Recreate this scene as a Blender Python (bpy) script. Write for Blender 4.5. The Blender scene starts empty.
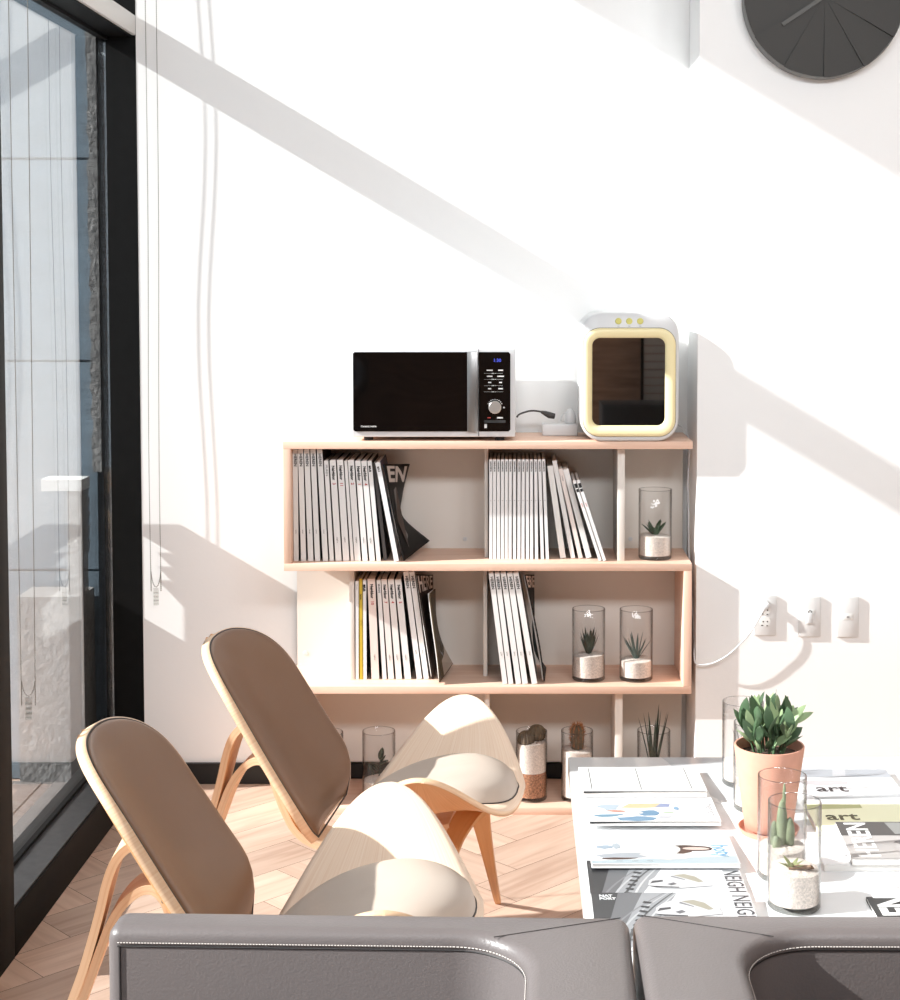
import bpy, bmesh, math, random
from mathutils import Vector, Matrix
random.seed(7)
S = bpy.context.scene
COL = S.collection
PI = math.pi

# ------------------------------------------------------------------ camera model (real lens with rise, pitched 3 deg)
H = 1.56; TH = math.radians(3.0); F = 1550.0; CX, CY = 517.0, 361.0
CT, ST = math.cos(TH), math.sin(TH)
def ray(x, y):
    u, v = (x-CX)/F, (y-CY)/F
    return Vector((u, CT-v*ST, -ST-v*CT))
def atY(x, y, Y):
    d = ray(x, y); return Vector((0,0,H)) + d*(Y/d.y)
def atZ(x, y, Z):
    d = ray(x, y); return Vector((0,0,H)) + d*((Z-H)/d.z)

# ------------------------------------------------------------------ materials
def lin(c):
    return tuple(((v/255)/12.92 if v/255 <= .04045 else ((v/255+.055)/1.055)**2.4) for v in c)
MATS = {}
def mat(name, rgb, rough=.5, metal=0, spec=.5, srgb=True, noise=None, bump=0, bscale=40, coat=0, emit=None):
    if name in MATS: return MATS[name]
    m = bpy.data.materials.new(name); m.use_nodes = True
    nt = m.node_tree; b = nt.nodes['Principled BSDF']
    c = lin(rgb) if srgb else rgb
    b.inputs['Base Color'].default_value = (*c, 1)
    b.inputs['Roughness'].default_value = rough
    b.inputs['Metallic'].default_value = metal
    b.inputs['Specular IOR Level'].default_value = spec
    b.inputs['Coat Weight'].default_value = coat
    if noise:                       # (scale, amount, stretch xyz)
        tc = nt.nodes.new('ShaderNodeTexCoord'); mp = nt.nodes.new('ShaderNodeMapping')
        mp.inputs['Scale'].default_value = noise[2] if len(noise) > 2 else (1,1,1)
        n = nt.nodes.new('ShaderNodeTexNoise'); n.inputs['Scale'].default_value = noise[0]; n.inputs['Detail'].default_value = 5
        r = nt.nodes.new('ShaderNodeValToRGB')
        a = noise[1]
        r.color_ramp.elements[0].color = (*[max(0,v*(1-a)) for v in c], 1); r.color_ramp.elements[0].position = .3
        r.color_ramp.elements[1].color = (*[min(1,v*(1+a)) for v in c], 1); r.color_ramp.elements[1].position = .7
        nt.links.new(tc.outputs['Object'], mp.inputs['Vector']); nt.links.new(mp.outputs['Vector'], n.inputs['Vector'])
        nt.links.new(n.outputs['Fac'], r.inputs['Fac']); nt.links.new(r.outputs['Color'], b.inputs['Base Color'])
    if bump:
        tc2 = nt.nodes.new('ShaderNodeTexCoord')
        n2 = nt.nodes.new('ShaderNodeTexNoise'); n2.inputs['Scale'].default_value = bscale; n2.inputs['Detail'].default_value = 3
        bp = nt.nodes.new('ShaderNodeBump'); bp.inputs['Strength'].default_value = bump; bp.inputs['Distance'].default_value = .01
        nt.links.new(tc2.outputs['Object'], n2.inputs['Vector']); nt.links.new(n2.outputs['Fac'], bp.inputs['Height'])
        nt.links.new(bp.outputs['Normal'], b.inputs['Normal'])
    if emit:
        b.inputs['Emission Color'].default_value = (*lin(emit[0]), 1); b.inputs['Emission Strength'].default_value = emit[1]
    MATS[name] = m; return m
def thin_glass(name, ior, tint=(1,1,1), edge=None, rough=0.0):
    """clear sheet: Fresnel reflection over straight transmission, optional darker tint at grazing angles (longer path)"""
    if name in MATS: return MATS[name]
    m = bpy.data.materials.new(name); m.use_nodes = True
    nt = m.node_tree; nt.nodes.clear()
    out = nt.nodes.new('ShaderNodeOutputMaterial'); mix = nt.nodes.new('ShaderNodeMixShader')
    # Schlick reflectance, the same from both sides of the sheet
    lf = nt.nodes.new('ShaderNodeLayerWeight'); lf.inputs['Blend'].default_value = .5
    pw = nt.nodes.new('ShaderNodeMath'); pw.operation = 'POWER'; pw.inputs[1].default_value = 5
    fr = nt.nodes.new('ShaderNodeMath'); fr.operation = 'MULTIPLY_ADD'; fr.inputs[1].default_value = 1-ior; fr.inputs[2].default_value = ior
    nt.links.new(lf.outputs['Facing'], pw.inputs[0]); nt.links.new(pw.outputs[0], fr.inputs[0])
    tr = nt.nodes.new('ShaderNodeBsdfTransparent'); tr.inputs['Color'].default_value = (*tint, 1)
    gl = nt.nodes.new('ShaderNodeBsdfGlossy'); gl.inputs['Roughness'].default_value = rough
    if edge:
        lw = nt.nodes.new('ShaderNodeLayerWeight'); lw.inputs['Blend'].default_value = .5
        cr = nt.nodes.new('ShaderNodeValToRGB')
        cr.color_ramp.elements[0].position = .55; cr.color_ramp.elements[0].color = (*tint, 1)
        cr.color_ramp.elements[1].position = .97; cr.color_ramp.elements[1].color = (*edge, 1)
        nt.links.new(lw.outputs['Facing'], cr.inputs['Fac']); nt.links.new(cr.outputs['Color'], tr.inputs['Color'])
    nt.links.new(fr.outputs[0], mix.inputs['Fac'])
    nt.links.new(tr.outputs['BSDF'], mix.inputs[1]); nt.links.new(gl.outputs['BSDF'], mix.inputs[2])
    nt.links.new(mix.outputs['Shader'], out.inputs['Surface'])
    MATS[name] = m; return m
def wood_uv(name, c0, c1, c2, rough=.45, sx=3, sy=60, island=0.0):
    """wood grain along U; optional tone shift per separate plank"""
    m = bpy.data.materials.new(name); m.use_nodes = True
    nt = m.node_tree; b = nt.nodes['Principled BSDF']; b.inputs['Roughness'].default_value = rough
    uv = nt.nodes.new('ShaderNodeUVMap'); mp = nt.nodes.new('ShaderNodeMapping'); mp.inputs['Scale'].default_value = (sx, sy, 1)
    n = nt.nodes.new('ShaderNodeTexNoise'); n.inputs['Scale'].default_value = 1; n.inputs['Detail'].default_value = 6; n.inputs['Distortion'].default_value = .6
    r = nt.nodes.new('ShaderNodeValToRGB')
    r.color_ramp.elements[0].color = (*lin(c0),1); r.color_ramp.elements[0].position = .3
    r.color_ramp.elements[1].color = (*lin(c2),1); r.color_ramp.elements[1].position = .72
    e = r.color_ramp.elements.new(.5); e.color = (*lin(c1),1)
    L = nt.links.new
    L(uv.outputs['UV'], mp.inputs['Vector']); L(mp.outputs['Vector'], n.inputs['Vector']); L(n.outputs['Fac'], r.inputs['Fac'])
    if island:
        g = nt.nodes.new('ShaderNodeNewGeometry'); mr = nt.nodes.new('ShaderNodeMapRange')
        mr.inputs['To Min'].default_value = 1-island; mr.inputs['To Max'].default_value = 1+island
        hs = nt.nodes.new('ShaderNodeHueSaturation')
        L(g.outputs['Random Per Island'], mr.inputs['Value']); L(mr.outputs['Result'], hs.inputs['Value'])
        L(r.outputs['Color'], hs.inputs['Color']); L(hs.outputs['Color'], b.inputs['Base Color'])
    else:
        L(r.outputs['Color'], b.inputs['Base Color'])
    return m

WALL = mat('white_plaster', (238,238,237), .9, spec=.2, bump=.03, bscale=90)
CEIL = mat('ceiling_paint', (236,236,232), .95, spec=.1)
DARKWALL = mat('brown_timber_wall', (168,136,114), .8, noise=(3,.3,(1,1,8)))
BLACK = mat('black_frame', (9,9,9), .6, spec=.12, noise=(30,.3))
SILLM = mat('dusty_sill', (44,44,45), .4, noise=(45,.35))
ALU = mat('light_aluminium', (205,203,200), .45, metal=.0)
BASEB = mat('black_baseboard', (20,20,20), .5)
GLASSW = thin_glass('window_glass', .36, (.97,.985,.99))
FLOORM = wood_uv('herringbone_oak', (188,157,138), (204,175,156), (214,187,169), .42, 3, 34, .17)
FLOORB = mat('floor_joint', (70,48,38), .8)
OAK = wood_uv('pale_oak_veneer', (232,202,176), (238,212,188), (244,222,202), .45, 2.5, 90)
OAK_BOUNCE = wood_uv('honey_veneer', (204,148,96), (214,160,108), (222,172,122), .45, 2.5, 90)  # same oak, with the orange bounce off the floor painted in
PLY = wood_uv('ply_edge', (226,186,148), (234,198,163), (240,210,178), .5, 2, 160)
SHELFW = wood_uv('pinkish_oak_laminate', (222,182,158), (229,193,171), (235,202,182), .5, 3, 55)
SHELFWHITE = mat('white_laminate', (226,220,212), .5)
TAUPE_SHADE = mat('taupe_leather', (124,92,69), .36, bump=.05, bscale=300)  # back cushions: the seat leather darkened and browned, shade painted into the colour
TAUPE_LIT = mat('pale_taupe_leather', (186,172,160), .42, bump=.05, bscale=300)  # lighter copy of the same leather, for the lit seats
GREYL = mat('grey_leather', (110,103,102), .38, bump=.08, bscale=260)
GREYD = mat('sofa_seam', (38,34,34), .6)
STITCH = mat('pale_thread', (214,206,200), .7)
PIPE = mat('dark_piping', (46,34,28), .5)
PAPER = mat('magazine_paper', (236,234,230), .7)
WHITE = mat('white_plastic', (212,213,214), .35)
PURE = mat('white_cover', (242,242,241), .4)
SCREW = mat('screw_metal', (150,140,128), .35, metal=.9)
INK = mat('black_ink', (20,20,22), .6)
GINK = mat('grey_ink', (120,118,118), .6)
RINK = mat('red_ink', (196,72,66), .6)
MARBLE = None
def marble():
    m = bpy.data.materials.new('white_marble'); m.use_nodes = True
    nt = m.node_tree; b = nt.nodes['Principled BSDF']; b.inputs['Roughness'].default_value = .16
    tc = nt.nodes.new('ShaderNodeTexCoord'); n = nt.nodes.new('ShaderNodeTexNoise')
    n.inputs['Scale'].default_value = 1.5; n.inputs['Detail'].default_value = 8; n.inputs['Distortion'].default_value = 1.6
    r = nt.nodes.new('ShaderNodeValToRGB')
    for p, c in ((.0,(240,241,242)),(.46,(240,241,242)),(.5,(206,210,215)),(.54,(240,241,242))):
        if p in (0.0,): e = r.color_ramp.elements[0]; e.position = p
        elif p == .54: e = r.color_ramp.elements[1]; e.position = p
        else: e = r.color_ramp.elements.new(p)
        e.color = (*lin(c),1)
    nt.links.new(tc.outputs['Object'], n.inputs['Vector']); nt.links.new(n.outputs['Fac'], r.inputs['Fac'])
    nt.links.new(r.outputs['Color'], b.inputs['Base Color'])
    return m
MARBLE = marble()

# ------------------------------------------------------------------ mesh helpers
class MB:
    def __init__(s): s.v = []; s.f = []; s.uv = []; s.mi = []
    def face(s, idx, uv=None, mi=0):
        s.f.append(tuple(idx)); s.uv.append(uv); s.mi.append(mi)
    def quad(s, pts, uv=None, mi=0):
        b = len(s.v); s.v += [tuple(p) for p in pts]; s.face(range(b, b+len(pts)), uv, mi)
    def box(s, a, b, mi=0):
        x0,y0,z0 = a; x1,y1,z1 = b
        P = [(x0,y0,z0),(x1,y0,z0),(x1,y1,z0),(x0,y1,z0),(x0,y0,z1),(x1,y0,z1),(x1,y1,z1),(x0,y1,z1)]
        o = len(s.v); s.v += P
        for q in ((0,3,2,1),(4,5,6,7),(0,1,5,4),(1,2,6,5),(2,3,7,6),(3,0,4,7)):
            pts = [P[i] for i in q]
            ex = [max(p[k] for p in pts)-min(p[k] for p in pts) for k in range(3)]
            ax = sorted(range(3), key=lambda k: -ex[k])[:2]
            s.face([o+i for i in q], [(p[ax[0]], p[ax[1]]) for p in pts], mi)
        return s
    def grid(s, fn, nu, nv, mi=0, closeu=False):
        """fn(i/nu, j/nv) -> point"""
        o = len(s.v); pts = []
        for i in range(nu+1 if not closeu else nu):
            for j in range(nv+1):
                s.v.append(tuple(fn(i/nu, j/nv)))
        cu = nu if closeu else nu+1
        for i in range(nu):
            for j in range(nv):
                a = o+(i%cu)*(nv+1)+j; b = o+((i+1)%cu)*(nv+1)+j
                s.face((a,b,b+1,a+1), [(i/nu,j/nv),((i+1)/nu,j/nv),((i+1)/nu,(j+1)/nv),(i/nu,(j+1)/nv)], mi)
        return s
    def lathe(s, prof, n=40, c=(0,0,0), mi=0):
        o = len(s.v); m = len(prof)
        for i in range(n):
            a = 2*PI*i/n
            for r, z in prof: s.v.append((c[0]+r*math.cos(a), c[1]+r*math.sin(a), c[2]+z))
        for i in range(n):
            for j in range(m-1):
                a = o+i*m+j; b = o+((i+1)%n)*m+j
                s.face((a,b,b+1,a+1), None, mi)
        return s
    def tube(s, pts, r, n=8, mi=0, closed=False):
        pts = [Vector(p) for p in pts]; o = len(s.v); N = len(pts)
        up = Vector((0,0,1))
        for i, p in enumerate(pts):
            a = pts[(i-1)%N] if (closed or i) else p; b = pts[(i+1)%N] if (closed or i < N-1) else p
            t = (b-a).normalized()
            x = t.cross(up)
            if x.length < 1e-3: x = t.cross(Vector((0,1,0)))
            x.normalize(); y = t.cross(x).normalized()
            rr = r[i] if isinstance(r, (list,tuple)) else r
            for k in range(n):
                q = 2*PI*k/n; s.v.append(tuple(p + x*rr*math.cos(q) + y*rr*math.sin(q)))
        for i in range(N if closed else N-1):
            for k in range(n):
                a = o+i*n+k; b = o+i*n+(k+1)%n; c = o+((i+1)%N)*n+(k+1)%n; d = o+((i+1)%N)*n+k
                s.face((a,b,c,d), None, mi)
        if not closed:
            s.face([o+k for k in range(n)][::-1], None, mi); s.face([o+(N-1)*n+k for k in range(n)], None, mi)
        return s
    def prism(s, poly, fn0, fn1, mi=0):
        """poly list of 2D; fn0 / fn1 map a 2D point to the two 3D caps"""
        o = len(s.v); n = len(poly)
        s.v += [tuple(fn0(p)) for p in poly] + [tuple(fn1(p)) for p in poly]
        s.face([o+i for i in range(n)][::-1], [poly[i] for i in range(n)][::-1], mi)
        s.face([o+n+i for i in range(n)], [poly[i] for i in range(n)], mi)
        for i in range(n):
            j = (i+1)%n; s.face((o+i,o+j,o+n+j,o+n+i), [(0,0),(.02,0),(.02,.02),(0,.02)], mi)
        return s
    def ball(s, c, r, nu=14, nv=8, mi=0, sc=(1,1,1)):
        return s.grid(lambda u,v: (c[0]+r*sc[0]*math.sin(PI*v)*math.cos(2*PI*u), c[1]+r*sc[1]*math.sin(PI*v)*math.sin(2*PI*u), c[2]-r*sc[2]*math.cos(PI*v)), nu, nv, mi, True)
    def build(s, name, mats, parent=None, smooth=35, bevel=0, seg=2, solid=0):
        me = bpy.data.meshes.new(name)
        me.from_pydata(s.v, [], s.f)
        if any(u for u in s.uv):
            ul = me.uv_layers.new(name='UVMap'); k = 0
            for fi, f in enumerate(s.f):
                for c in range(len(f)):
                    if s.uv[fi]: ul.data[k].uv = s.uv[fi][c]
                    k += 1
        for m in (mats if isinstance(mats, (list,tuple)) else [mats]): me.materials.append(m)
        for p, mi in zip(me.polygons, s.mi): p.material_index = mi
        bm = bmesh.new(); bm.from_mesh(me)
        bmesh.ops.remove_doubles(bm, verts=bm.verts, dist=1e-6) if not bevel else None
        if bevel:
            bmesh.ops.remove_doubles(bm, verts=bm.verts, dist=1e-6)
            ed = [e for e in bm.edges if len(e.link_faces) == 2 and e.calc_face_angle(0) > .6]
            bmesh.ops.bevel(bm, geom=ed, offset=bevel, segments=seg, affect='EDGES', profile=.5)
        bmesh.ops.recalc_face_normals(bm, faces=bm.faces)
        bm.to_mesh(me); bm.free()
        if smooth:
            for p in me.polygons: p.use_smooth = True
            me.set_sharp_from_angle(angle=math.radians(smooth))
        o = bpy.data.objects.new(name, me); COL.objects.link(o)
        if parent: o.parent = parent
        if solid:
            md = o.modifiers.new('thick', 'SOLIDIFY'); md.thickness = solid; md.offset = 0
        return o

def tag(o, label, cat, group=None, kind=None):
    o['label'] = label; o['category'] = cat
    if group: o['group'] = group
    if kind: o['kind'] = kind
    return o
def thing(name, label, cat, loc=(0,0,0), rz=0, group=None, kind=None):
    o = bpy.data.objects.new(name, None); COL.objects.link(o); o.empty_display_size = .1
    o.location = loc; o.rotation_euler = (0,0,rz)
    return tag(o, label, cat, group, kind)
def text_mesh(name, body, size, mats, parent, M, bold=0.0, align='LEFT', depth=.0003, sx=1.0, valign='CENTER'):
    cu = bpy.data.curves.new('t', 'FONT'); cu.body = body; cu.size = size; cu.extrude = depth; cu.offset = bold*size
    cu.align_x = align; cu.align_y = valign; cu.resolution_u = 2
    ob = bpy.data.objects.new('t', cu); COL.objects.link(ob)
    dg = bpy.context.evaluated_depsgraph_get(); dg.update()
    me = bpy.data.meshes.new_from_object(ob.evaluated_get(dg)); me.name = name
    bpy.data.objects.remove(ob); bpy.data.curves.remove(cu)
    me.transform(M @ Matrix.Diagonal((sx,1,1,1)))
    me.materials.clear(); me.materials.append(mats)
    o = bpy.data.objects.new(name, me); COL.objects.link(o); o.parent = parent
    return o
def bxo(name, a, b, m, parent=None, bevel=0, smooth=35):
    return MB().box(a, b).build(name, m, parent, smooth=smooth if bevel else 0, bevel=bevel)
def rrect(x0, y0, x1, y1, r, n=8):
    P = []
    for cx, cy, a0 in ((x1-r,y0+r,-PI/2),(x1-r,y1-r,0),(x0+r,y1-r,PI/2),(x0+r,y0+r,PI)):
        for k in range(n+1):
            a = a0+PI/2*k/n; P.append((cx+r*math.cos(a), cy+r*math.sin(a)))
    return P
ORD = 'first second third fourth fifth sixth seventh eighth ninth tenth eleventh twelfth thirteenth fourteenth'.split()

# ------------------------------------------------------------------ key planes
YW = 4.74          # back wall
YP = 4.477         # projecting wall at the right
YS = 4.45          # shelf front
XG = -1.25         # glass
XI = -1.155        # inner face of the window frames
CZ = 3.33

# ------------------------------------------------------------------ the room
fm = MB()
w, L = .15, .75
c45 = math.cos(PI/4)
def rot(p): return ((p[0]-p[1])*c45, (p[0]+p[1])*c45)
g = .0007
for i in range(-50, 75):
    for k in range(-9, 10):
        for kind in (0,1):
            ox, oy = i*w + k*2*L, i*w
            if kind == 0: x0,y0,x1,y1 = ox, oy, ox+L, oy+w
            else: x0,y0,x1,y1 = ox, oy+w, ox+w, oy+w+L
            mx, my = rot(((x0+x1)/2, (y0+y1)/2))
            if not (-1.45 < mx < 5.3 and -3.3 < my < 5.0): continue
            cs = [rot(p) for p in ((x0+g,y0+g),(x1-g,y0+g),(x1-g,y1-g),(x0+g,y1-g))]
            u0, v0 = random.random()*20, random.random()*20
            if kind == 0: uv = [(u0,v0),(u0+L,v0),(u0+L,v0+w),(u0,v0+w)]
            else: uv = [(u0,v0+w),(u0,v0),(u0+L,v0),(u0+L,v0+w)]
            fm.quad([(a,b,0) for a,b in cs], uv, 0)
fm.box((-1.4,-3.1,-.12), (5.2,4.95,-.0012), 1)
tag(fm.build('floor', [FLOORM, FLOORB], smooth=0), 'brown oak herringbone parquet floor', 'floor', kind='structure')
tag(bxo('ceiling', (-1.4,-3.1,CZ), (5.2,4.95,CZ+.15), CEIL), 'plain white ceiling above the room', 'ceiling', kind='structure')
tag(bxo('wall_back', (XG,YW,0), (.9,YW+.2,CZ), WALL), 'white plaster wall behind the bookshelf', 'wall', kind='structure')
XR = atY(698, 300, YP).x
tag(bxo('wall_right', (XR,YP,0), (5.2,YW+.2,CZ), WALL), 'white plaster wall section projecting beside the bookshelf with three switch plates', 'wall', kind='structure')
tag(bxo('wall_side', (5.05,-3.1,0), (5.2,YP,CZ), DARKWALL), 'brown timber wall along the far side of the room', 'wall', kind='structure')
tag(bxo('wall_rear', (-1.3,-3.15,0), (5.2,-3.0,CZ), DARKWALL), 'brown timber wall opposite the bookshelf', 'wall', kind='structure')
tag(bxo('baseboard_back', (XI,YW-.014,0), (XR,YW,.064), BASEB), 'low black baseboard along the back wall', 'baseboard', kind='structure')
tag(bxo('baseboard_right', (XR+.001,YP-.012,0), (5.05,YP,.064), BASEB), 'low black baseboard along the projecting wall', 'baseboard', kind='structure')
tag(bxo('trim_1', (XG-.02,YW-.0008,0), (XI,YW+.19,CZ), BLACK), 'black steel column where the window meets the back wall', 'column', kind='structure')

ZTa, ZTb = atY(135,35.5,YW).z, atY(135,15,YW).z     # transom face
# windows: bays of the glass front, each with frame, transom and panes
MUL = [(3.36,3.495), (1.0,1.09), (-1.35,-1.26)]
bays = [(3.495,YW-.0008), (1.09,3.36), (-1.26,1.0), (-3.0,-1.35)]
names = ['full height window bay beside the back wall', 'full height window bay beside the two shell chairs', 'full height window bay left of the camera position', 'full height window bay next to the rear timber wall']
for n, (y0, y1) in enumerate(bays):
    t = thing('window_%d' % (n+1), names[n], 'window', (XG,(y0+y1)/2,0), 0, kind='structure')
    def loc(a): return (a[0]-XG, a[1]-(y0+y1)/2, a[2])
    def B(nm, a, b, m, bevel=0):
        o = bxo(nm, loc(a), loc(b), m, t, bevel); o['kind'] = 'structure'; return o
    B('window_sill', (XG-.05,y0,0), (XI,y1,.112), BLACK, .004)
    B('sill_cover', (XG+.004,y0,.112), (XI-.006,y1,.116), SILLM)
    B('lower_bead', (XG-.012,y0,.116), (XG+.01,y1,.124), BLACK)
    B('transom', (XG-.03,y0,ZTa-.003), (XI-.012,y1,ZTb), BLACK)
    B('transom_cover', (XI-.012,y0,ZTa), (XI,y1,ZTb-.001), ALU, .003)
    B('upper_bead', (XG-.012,y0,ZTa-.013), (XG+.01,y1,ZTa-.003), BLACK)
    B('head_frame', (XG-.03,y0,CZ-.05), (XI,y1,CZ), BLACK)
    B('glass_pane', (XG-.003,y0,.112), (XG+.003,y1,ZTa-.003), GLASSW)
    B('glass_pane', (XG-.003,y0,ZTb), (XG+.003,y1,CZ-.05), GLASSW)
    if n < 3:
        m0, m1 = MUL[n]
        B('mullion', (XG-.03,m0,0), (XI,m1,CZ), BLACK, .004)

# ------------------------------------------------------------------ outside the glass
EXT = mat('blue_grey_cladding', (112,128,140), .6, noise=(6,.12,(1,1,3)))
CONC = mat('rough_concrete', (136,134,132), .95, noise=(40,.25), bump=.6, bscale=60)
DECK = mat('weathered_decking', (128,120,116), .7, noise=(8,.2,(1,14,1)))
ew = MB()
zs = [0, .66, 1.31, 1.93, 2.6, 3.6]
for a, b in zip(zs, zs[1:]): ew.box((-4.5,YW+.03,a+.004), (XG-.048,YW+.25,b-.004))
ew.box((-4.5,YW+.05,0), (XG-.05,YW+.25,3.6))
tag(ew.build('wall_outside', EXT, smooth=0), 'blue grey clad wall seen outdoors through the window', 'wall', kind='structure')
je = MB(); random.seed(3)
N = 90
def jag(u, v):
    z = .95 + 2.3*u
    j = (random.random()-.5)*.012
    return (XG-.085+j if v < .5 else XG-.03, YW-.004, z)
poly = []
for i in range(N+1): poly.append((XG-.050-random.random()*.010, .97+2.35*i/N))
poly += [(XG-.026, .97+2.35), (XG-.026, .97)]
je.prism(poly, lambda p: (p[0],YW-.002,p[1]), lambda p: (p[0],YW+.2,p[1]))
tag(je.build('trim_2', CONC, smooth=0), 'jagged strip of rough concrete beside the window outdoors', 'trim', kind='structure')
lg = MB()
lg.box((-1.42,4.60,.930), (XG-.05,4.690,.964), 1)
lg.box((-1.345,4.605,0), (XG-.055,4.680,.930))
for i in range(5):
    z1 = .945-.043*i
    lg.prism([(4.680, z1), (4.696, z1-.002), (4.680, z1-.041)], lambda p: (XG-.09,p[0],p[1]), lambda p: (XG-.052,p[0],p[1]))
lg.box((-1.50,4.605,0), (XG-.06,YW+.02,.61))
tag(lg.build('trim_3', [CONC, mat('pale_coping', (214,214,212), .9)], smooth=0), 'low concrete ledge with notched end outside the window', 'ledge', kind='structure')
dk = MB()
x = XG-.06
while x > -4.4:
    dk.box((x-.118,-3,.02), (x,4.62,.045)); x -= .125
tag(dk.build('floor_outside', DECK, smooth=0), 'weathered grey decking boards outdoors beyond the window', 'deck', kind='structure')

# ------------------------------------------------------------------ bookshelf
XL, XRr = -.675, .507
bz = [atY(500, y, YS).z for y in (441.5, 563.5, 686.5, 808.0)]     # board tops
TB = .022
sh = thing('bookshelf', 'low zigzag bookshelf of pinkish oak boards with white backs and dividers', 'bookshelf', (0,YS,0))
def sbox(nm, a, b, m, bev=.0012):
    return bxo(nm, (a[0],a[1]-YS,a[2]), (b[0],b[1]-YS,b[2]), m, sh, bev)
YB = 4.705
for i, z in enumerate(bz):
    sbox('top_board' if i == 0 else 'shelf_board', (XL,YS,z-TB), (XRr,YB+.012,z), SHELFW)
def px(x, y=560): return atY(x, y, YS).x
sbox('end_panel', (XL,YS,bz[1]), (XL+.022,YB+.012,bz[0]-TB), SHELFW)
sbox('end_panel', (XRr-.024,YS,bz[2]), (XRr,YB+.012,bz[1]-TB), SHELFW)
sbox('end_panel', (XL,YS,bz[3]), (XL+.022,YB+.012,bz[2]-TB), SHELFW)
for x0, x1, r, yfoot in ((484.5,488.2,0,557.3),(617.5,624.7,0,561),(349.5,354.4,1,679.5),(483.3,487.4,1,676.5),(485,489.5,2,803),(615,622.5,2,803)):
    Yd = atZ(500, yfoot, bz[r+1]).y; yy = (505,625,745)[r]
    sbox('divider', (atY(x0,yy,Yd).x,Yd,bz[r+1]), (atY(x1,yy,Yd).x,YB,bz[r]-TB), SHELFWHITE)
for r in range(3):
    zb = bz[r+1] if r < 2 else .078
    o = sbox('back_panel', (XL+.001,YB,zb), (XRr-.001,YB+.01,bz[r]-TB), SHELFWHITE, 0)
for (x, y) in ((305.5,653),(465,539),(630.5,539)):
    p = atY(x, y, YB); o = MB().lathe([(0,.0016),(.0055,.0016),(.0066,.0008),(.0068,0)], 18).build('fitting_cap', WHITE, sh)
    o.location = (p.x, YB-YS, p.z); o.rotation_euler = (PI/2,0,0)

# ------------------------------------------------------------------ magazines on the shelves
MH = {}
def colmat(rgb, rough=.45): return mat('cover_%d_%d_%d' % rgb, rgb, rough)
def spine_text(root, body, t, h, top, size, m, bold=.0, sx=1.0):
    # reads from top to bottom on the spine (spine faces -Y at local y=0)
    M = Matrix.Translation((t/2, -.0006, h-top)) @ Matrix(((0,-1,0,0),(0,0,-1,0),(-1,0,0,0),(0,0,0,1))) 
    M = Matrix.Translation((t/2, -.0006, h-top)) @ Matrix(((0,1,0,0),(0,0,-1,0),(-1,0,0,0),(0,0,0,1)))
    return text_mesh('spine_title', body, size, m, root, M, bold, 'LEFT', .0002, sx)
def stand_mag(label, group, xt, xb, wpx, yt, yb, z, titles=(), spine=(240,239,238), side=(26,25,26), Y=None, depth=.205):
    """magazine standing spine-out; px of its lower left / upper left corner on the spine plane, leaning to the left"""
    Y = atZ(xb, yb, z).y
    depth = min(depth, YB-.004-Y)
    pb = atY(xb, yb, Y); pt = atY(xt, yt, Y)
    t = wpx*Y/F*.92
    a = math.atan2(pb.x-pt.x, pt.z-z)
    h = (pt.z-z)/math.cos(a)
    r = thing('magazine', label, 'magazine', (pb.x, Y, z+.0004), 0, group)
    r.rotation_euler = (0, -a, 0)
    c = .0008
    MB().box((c,.0015,.001), (t-c,depth-.002,h-.001)).build('pages', PAPER, r, smooth=0)
    cv = MB()
    cv.box((0,0,0),(t,.0012,h),0); cv.box((0,.0012,0),(c,depth,h),1); cv.box((t-c,.0012,0),(t,depth,h),1)
    cv.build('cover', [colmat(spine), colmat(side, .3)], r, smooth=0)  # side colour mostly near black, painting in the shade between magazines
    for ti in titles: spine_text(r, ti[0], t, h, ti[1], ti[2], ti[3], *(ti[4:]))
    return r
def HE(z=.0): return (('HEREN', .012, .0112, INK, .025, 1.08), ('heren', .235, .005, GINK))
def NB(n): return (('Neighbor', .016, .0115, INK, .04, .95), (str(n), .066, .012, RINK, .02), ('neighbor', .225, .005, GINK))
Z1, Z2 = bz[1], bz[2]
G1 = 'tall white magazines at the left end of the top shelf'
for i, (xt, xb, wp) in enumerate(((292.7,293.9,5.3),(297.9,301.1,5.6),(303.9,308.2,5.8),(310.3,315.1,5.6),(316.8,322.9,5.8))):
    stand_mag('tall white magazine, %s from the left end panel of the top shelf' % ORD[i], G1, xt, xb, wp, 449.6, 561.2, Z1, HE(), (232-2*(i==0)*8,231-2*(i==0)*8,229-2*(i==0)*8))
G2 = 'shorter white magazines in the left half of the top shelf'
S_ = [(324,329.7,4.6,460.8,(('MUREN',.012,.009,GINK,.0,1.1),),'pale grey titled'),
      (329.6,335.6,6.6,460.5,NB(3),'bold titled'), (336.9,343.2,6.8,460.2,NB(11),'bold titled'),
      (344.2,350.9,3.2,461,(),'thin untitled'), (347.8,354.8,6.6,460.5,NB(2),'bold titled'),
      (355.1,362.5,5.8,461,NB(1),'bold titled'), (361.2,369.6,5.9,461.2,NB(4),'bold titled'), (367.4,376.6,4.6,461.2,(('an.n',.014,.011,INK,.05),),'narrow white')]
for i, (xt, xb, wp, yt, ti, ds) in enumerate(S_):
    stand_mag('%s short magazine, %s after the five tall ones on the top shelf' % (ds, ORD[i]), G2, xt, xb, wp, yt, 561.2, Z1, ti, (238,236,234))
stand_mag('dark grey magazine in shade beside the last short white one, top shelf', G2, 372.8, 383.8, 3.6, 463.5, 560.2, Z1, (), (92,88,86), (30,30,30), Y=4.475)
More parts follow.
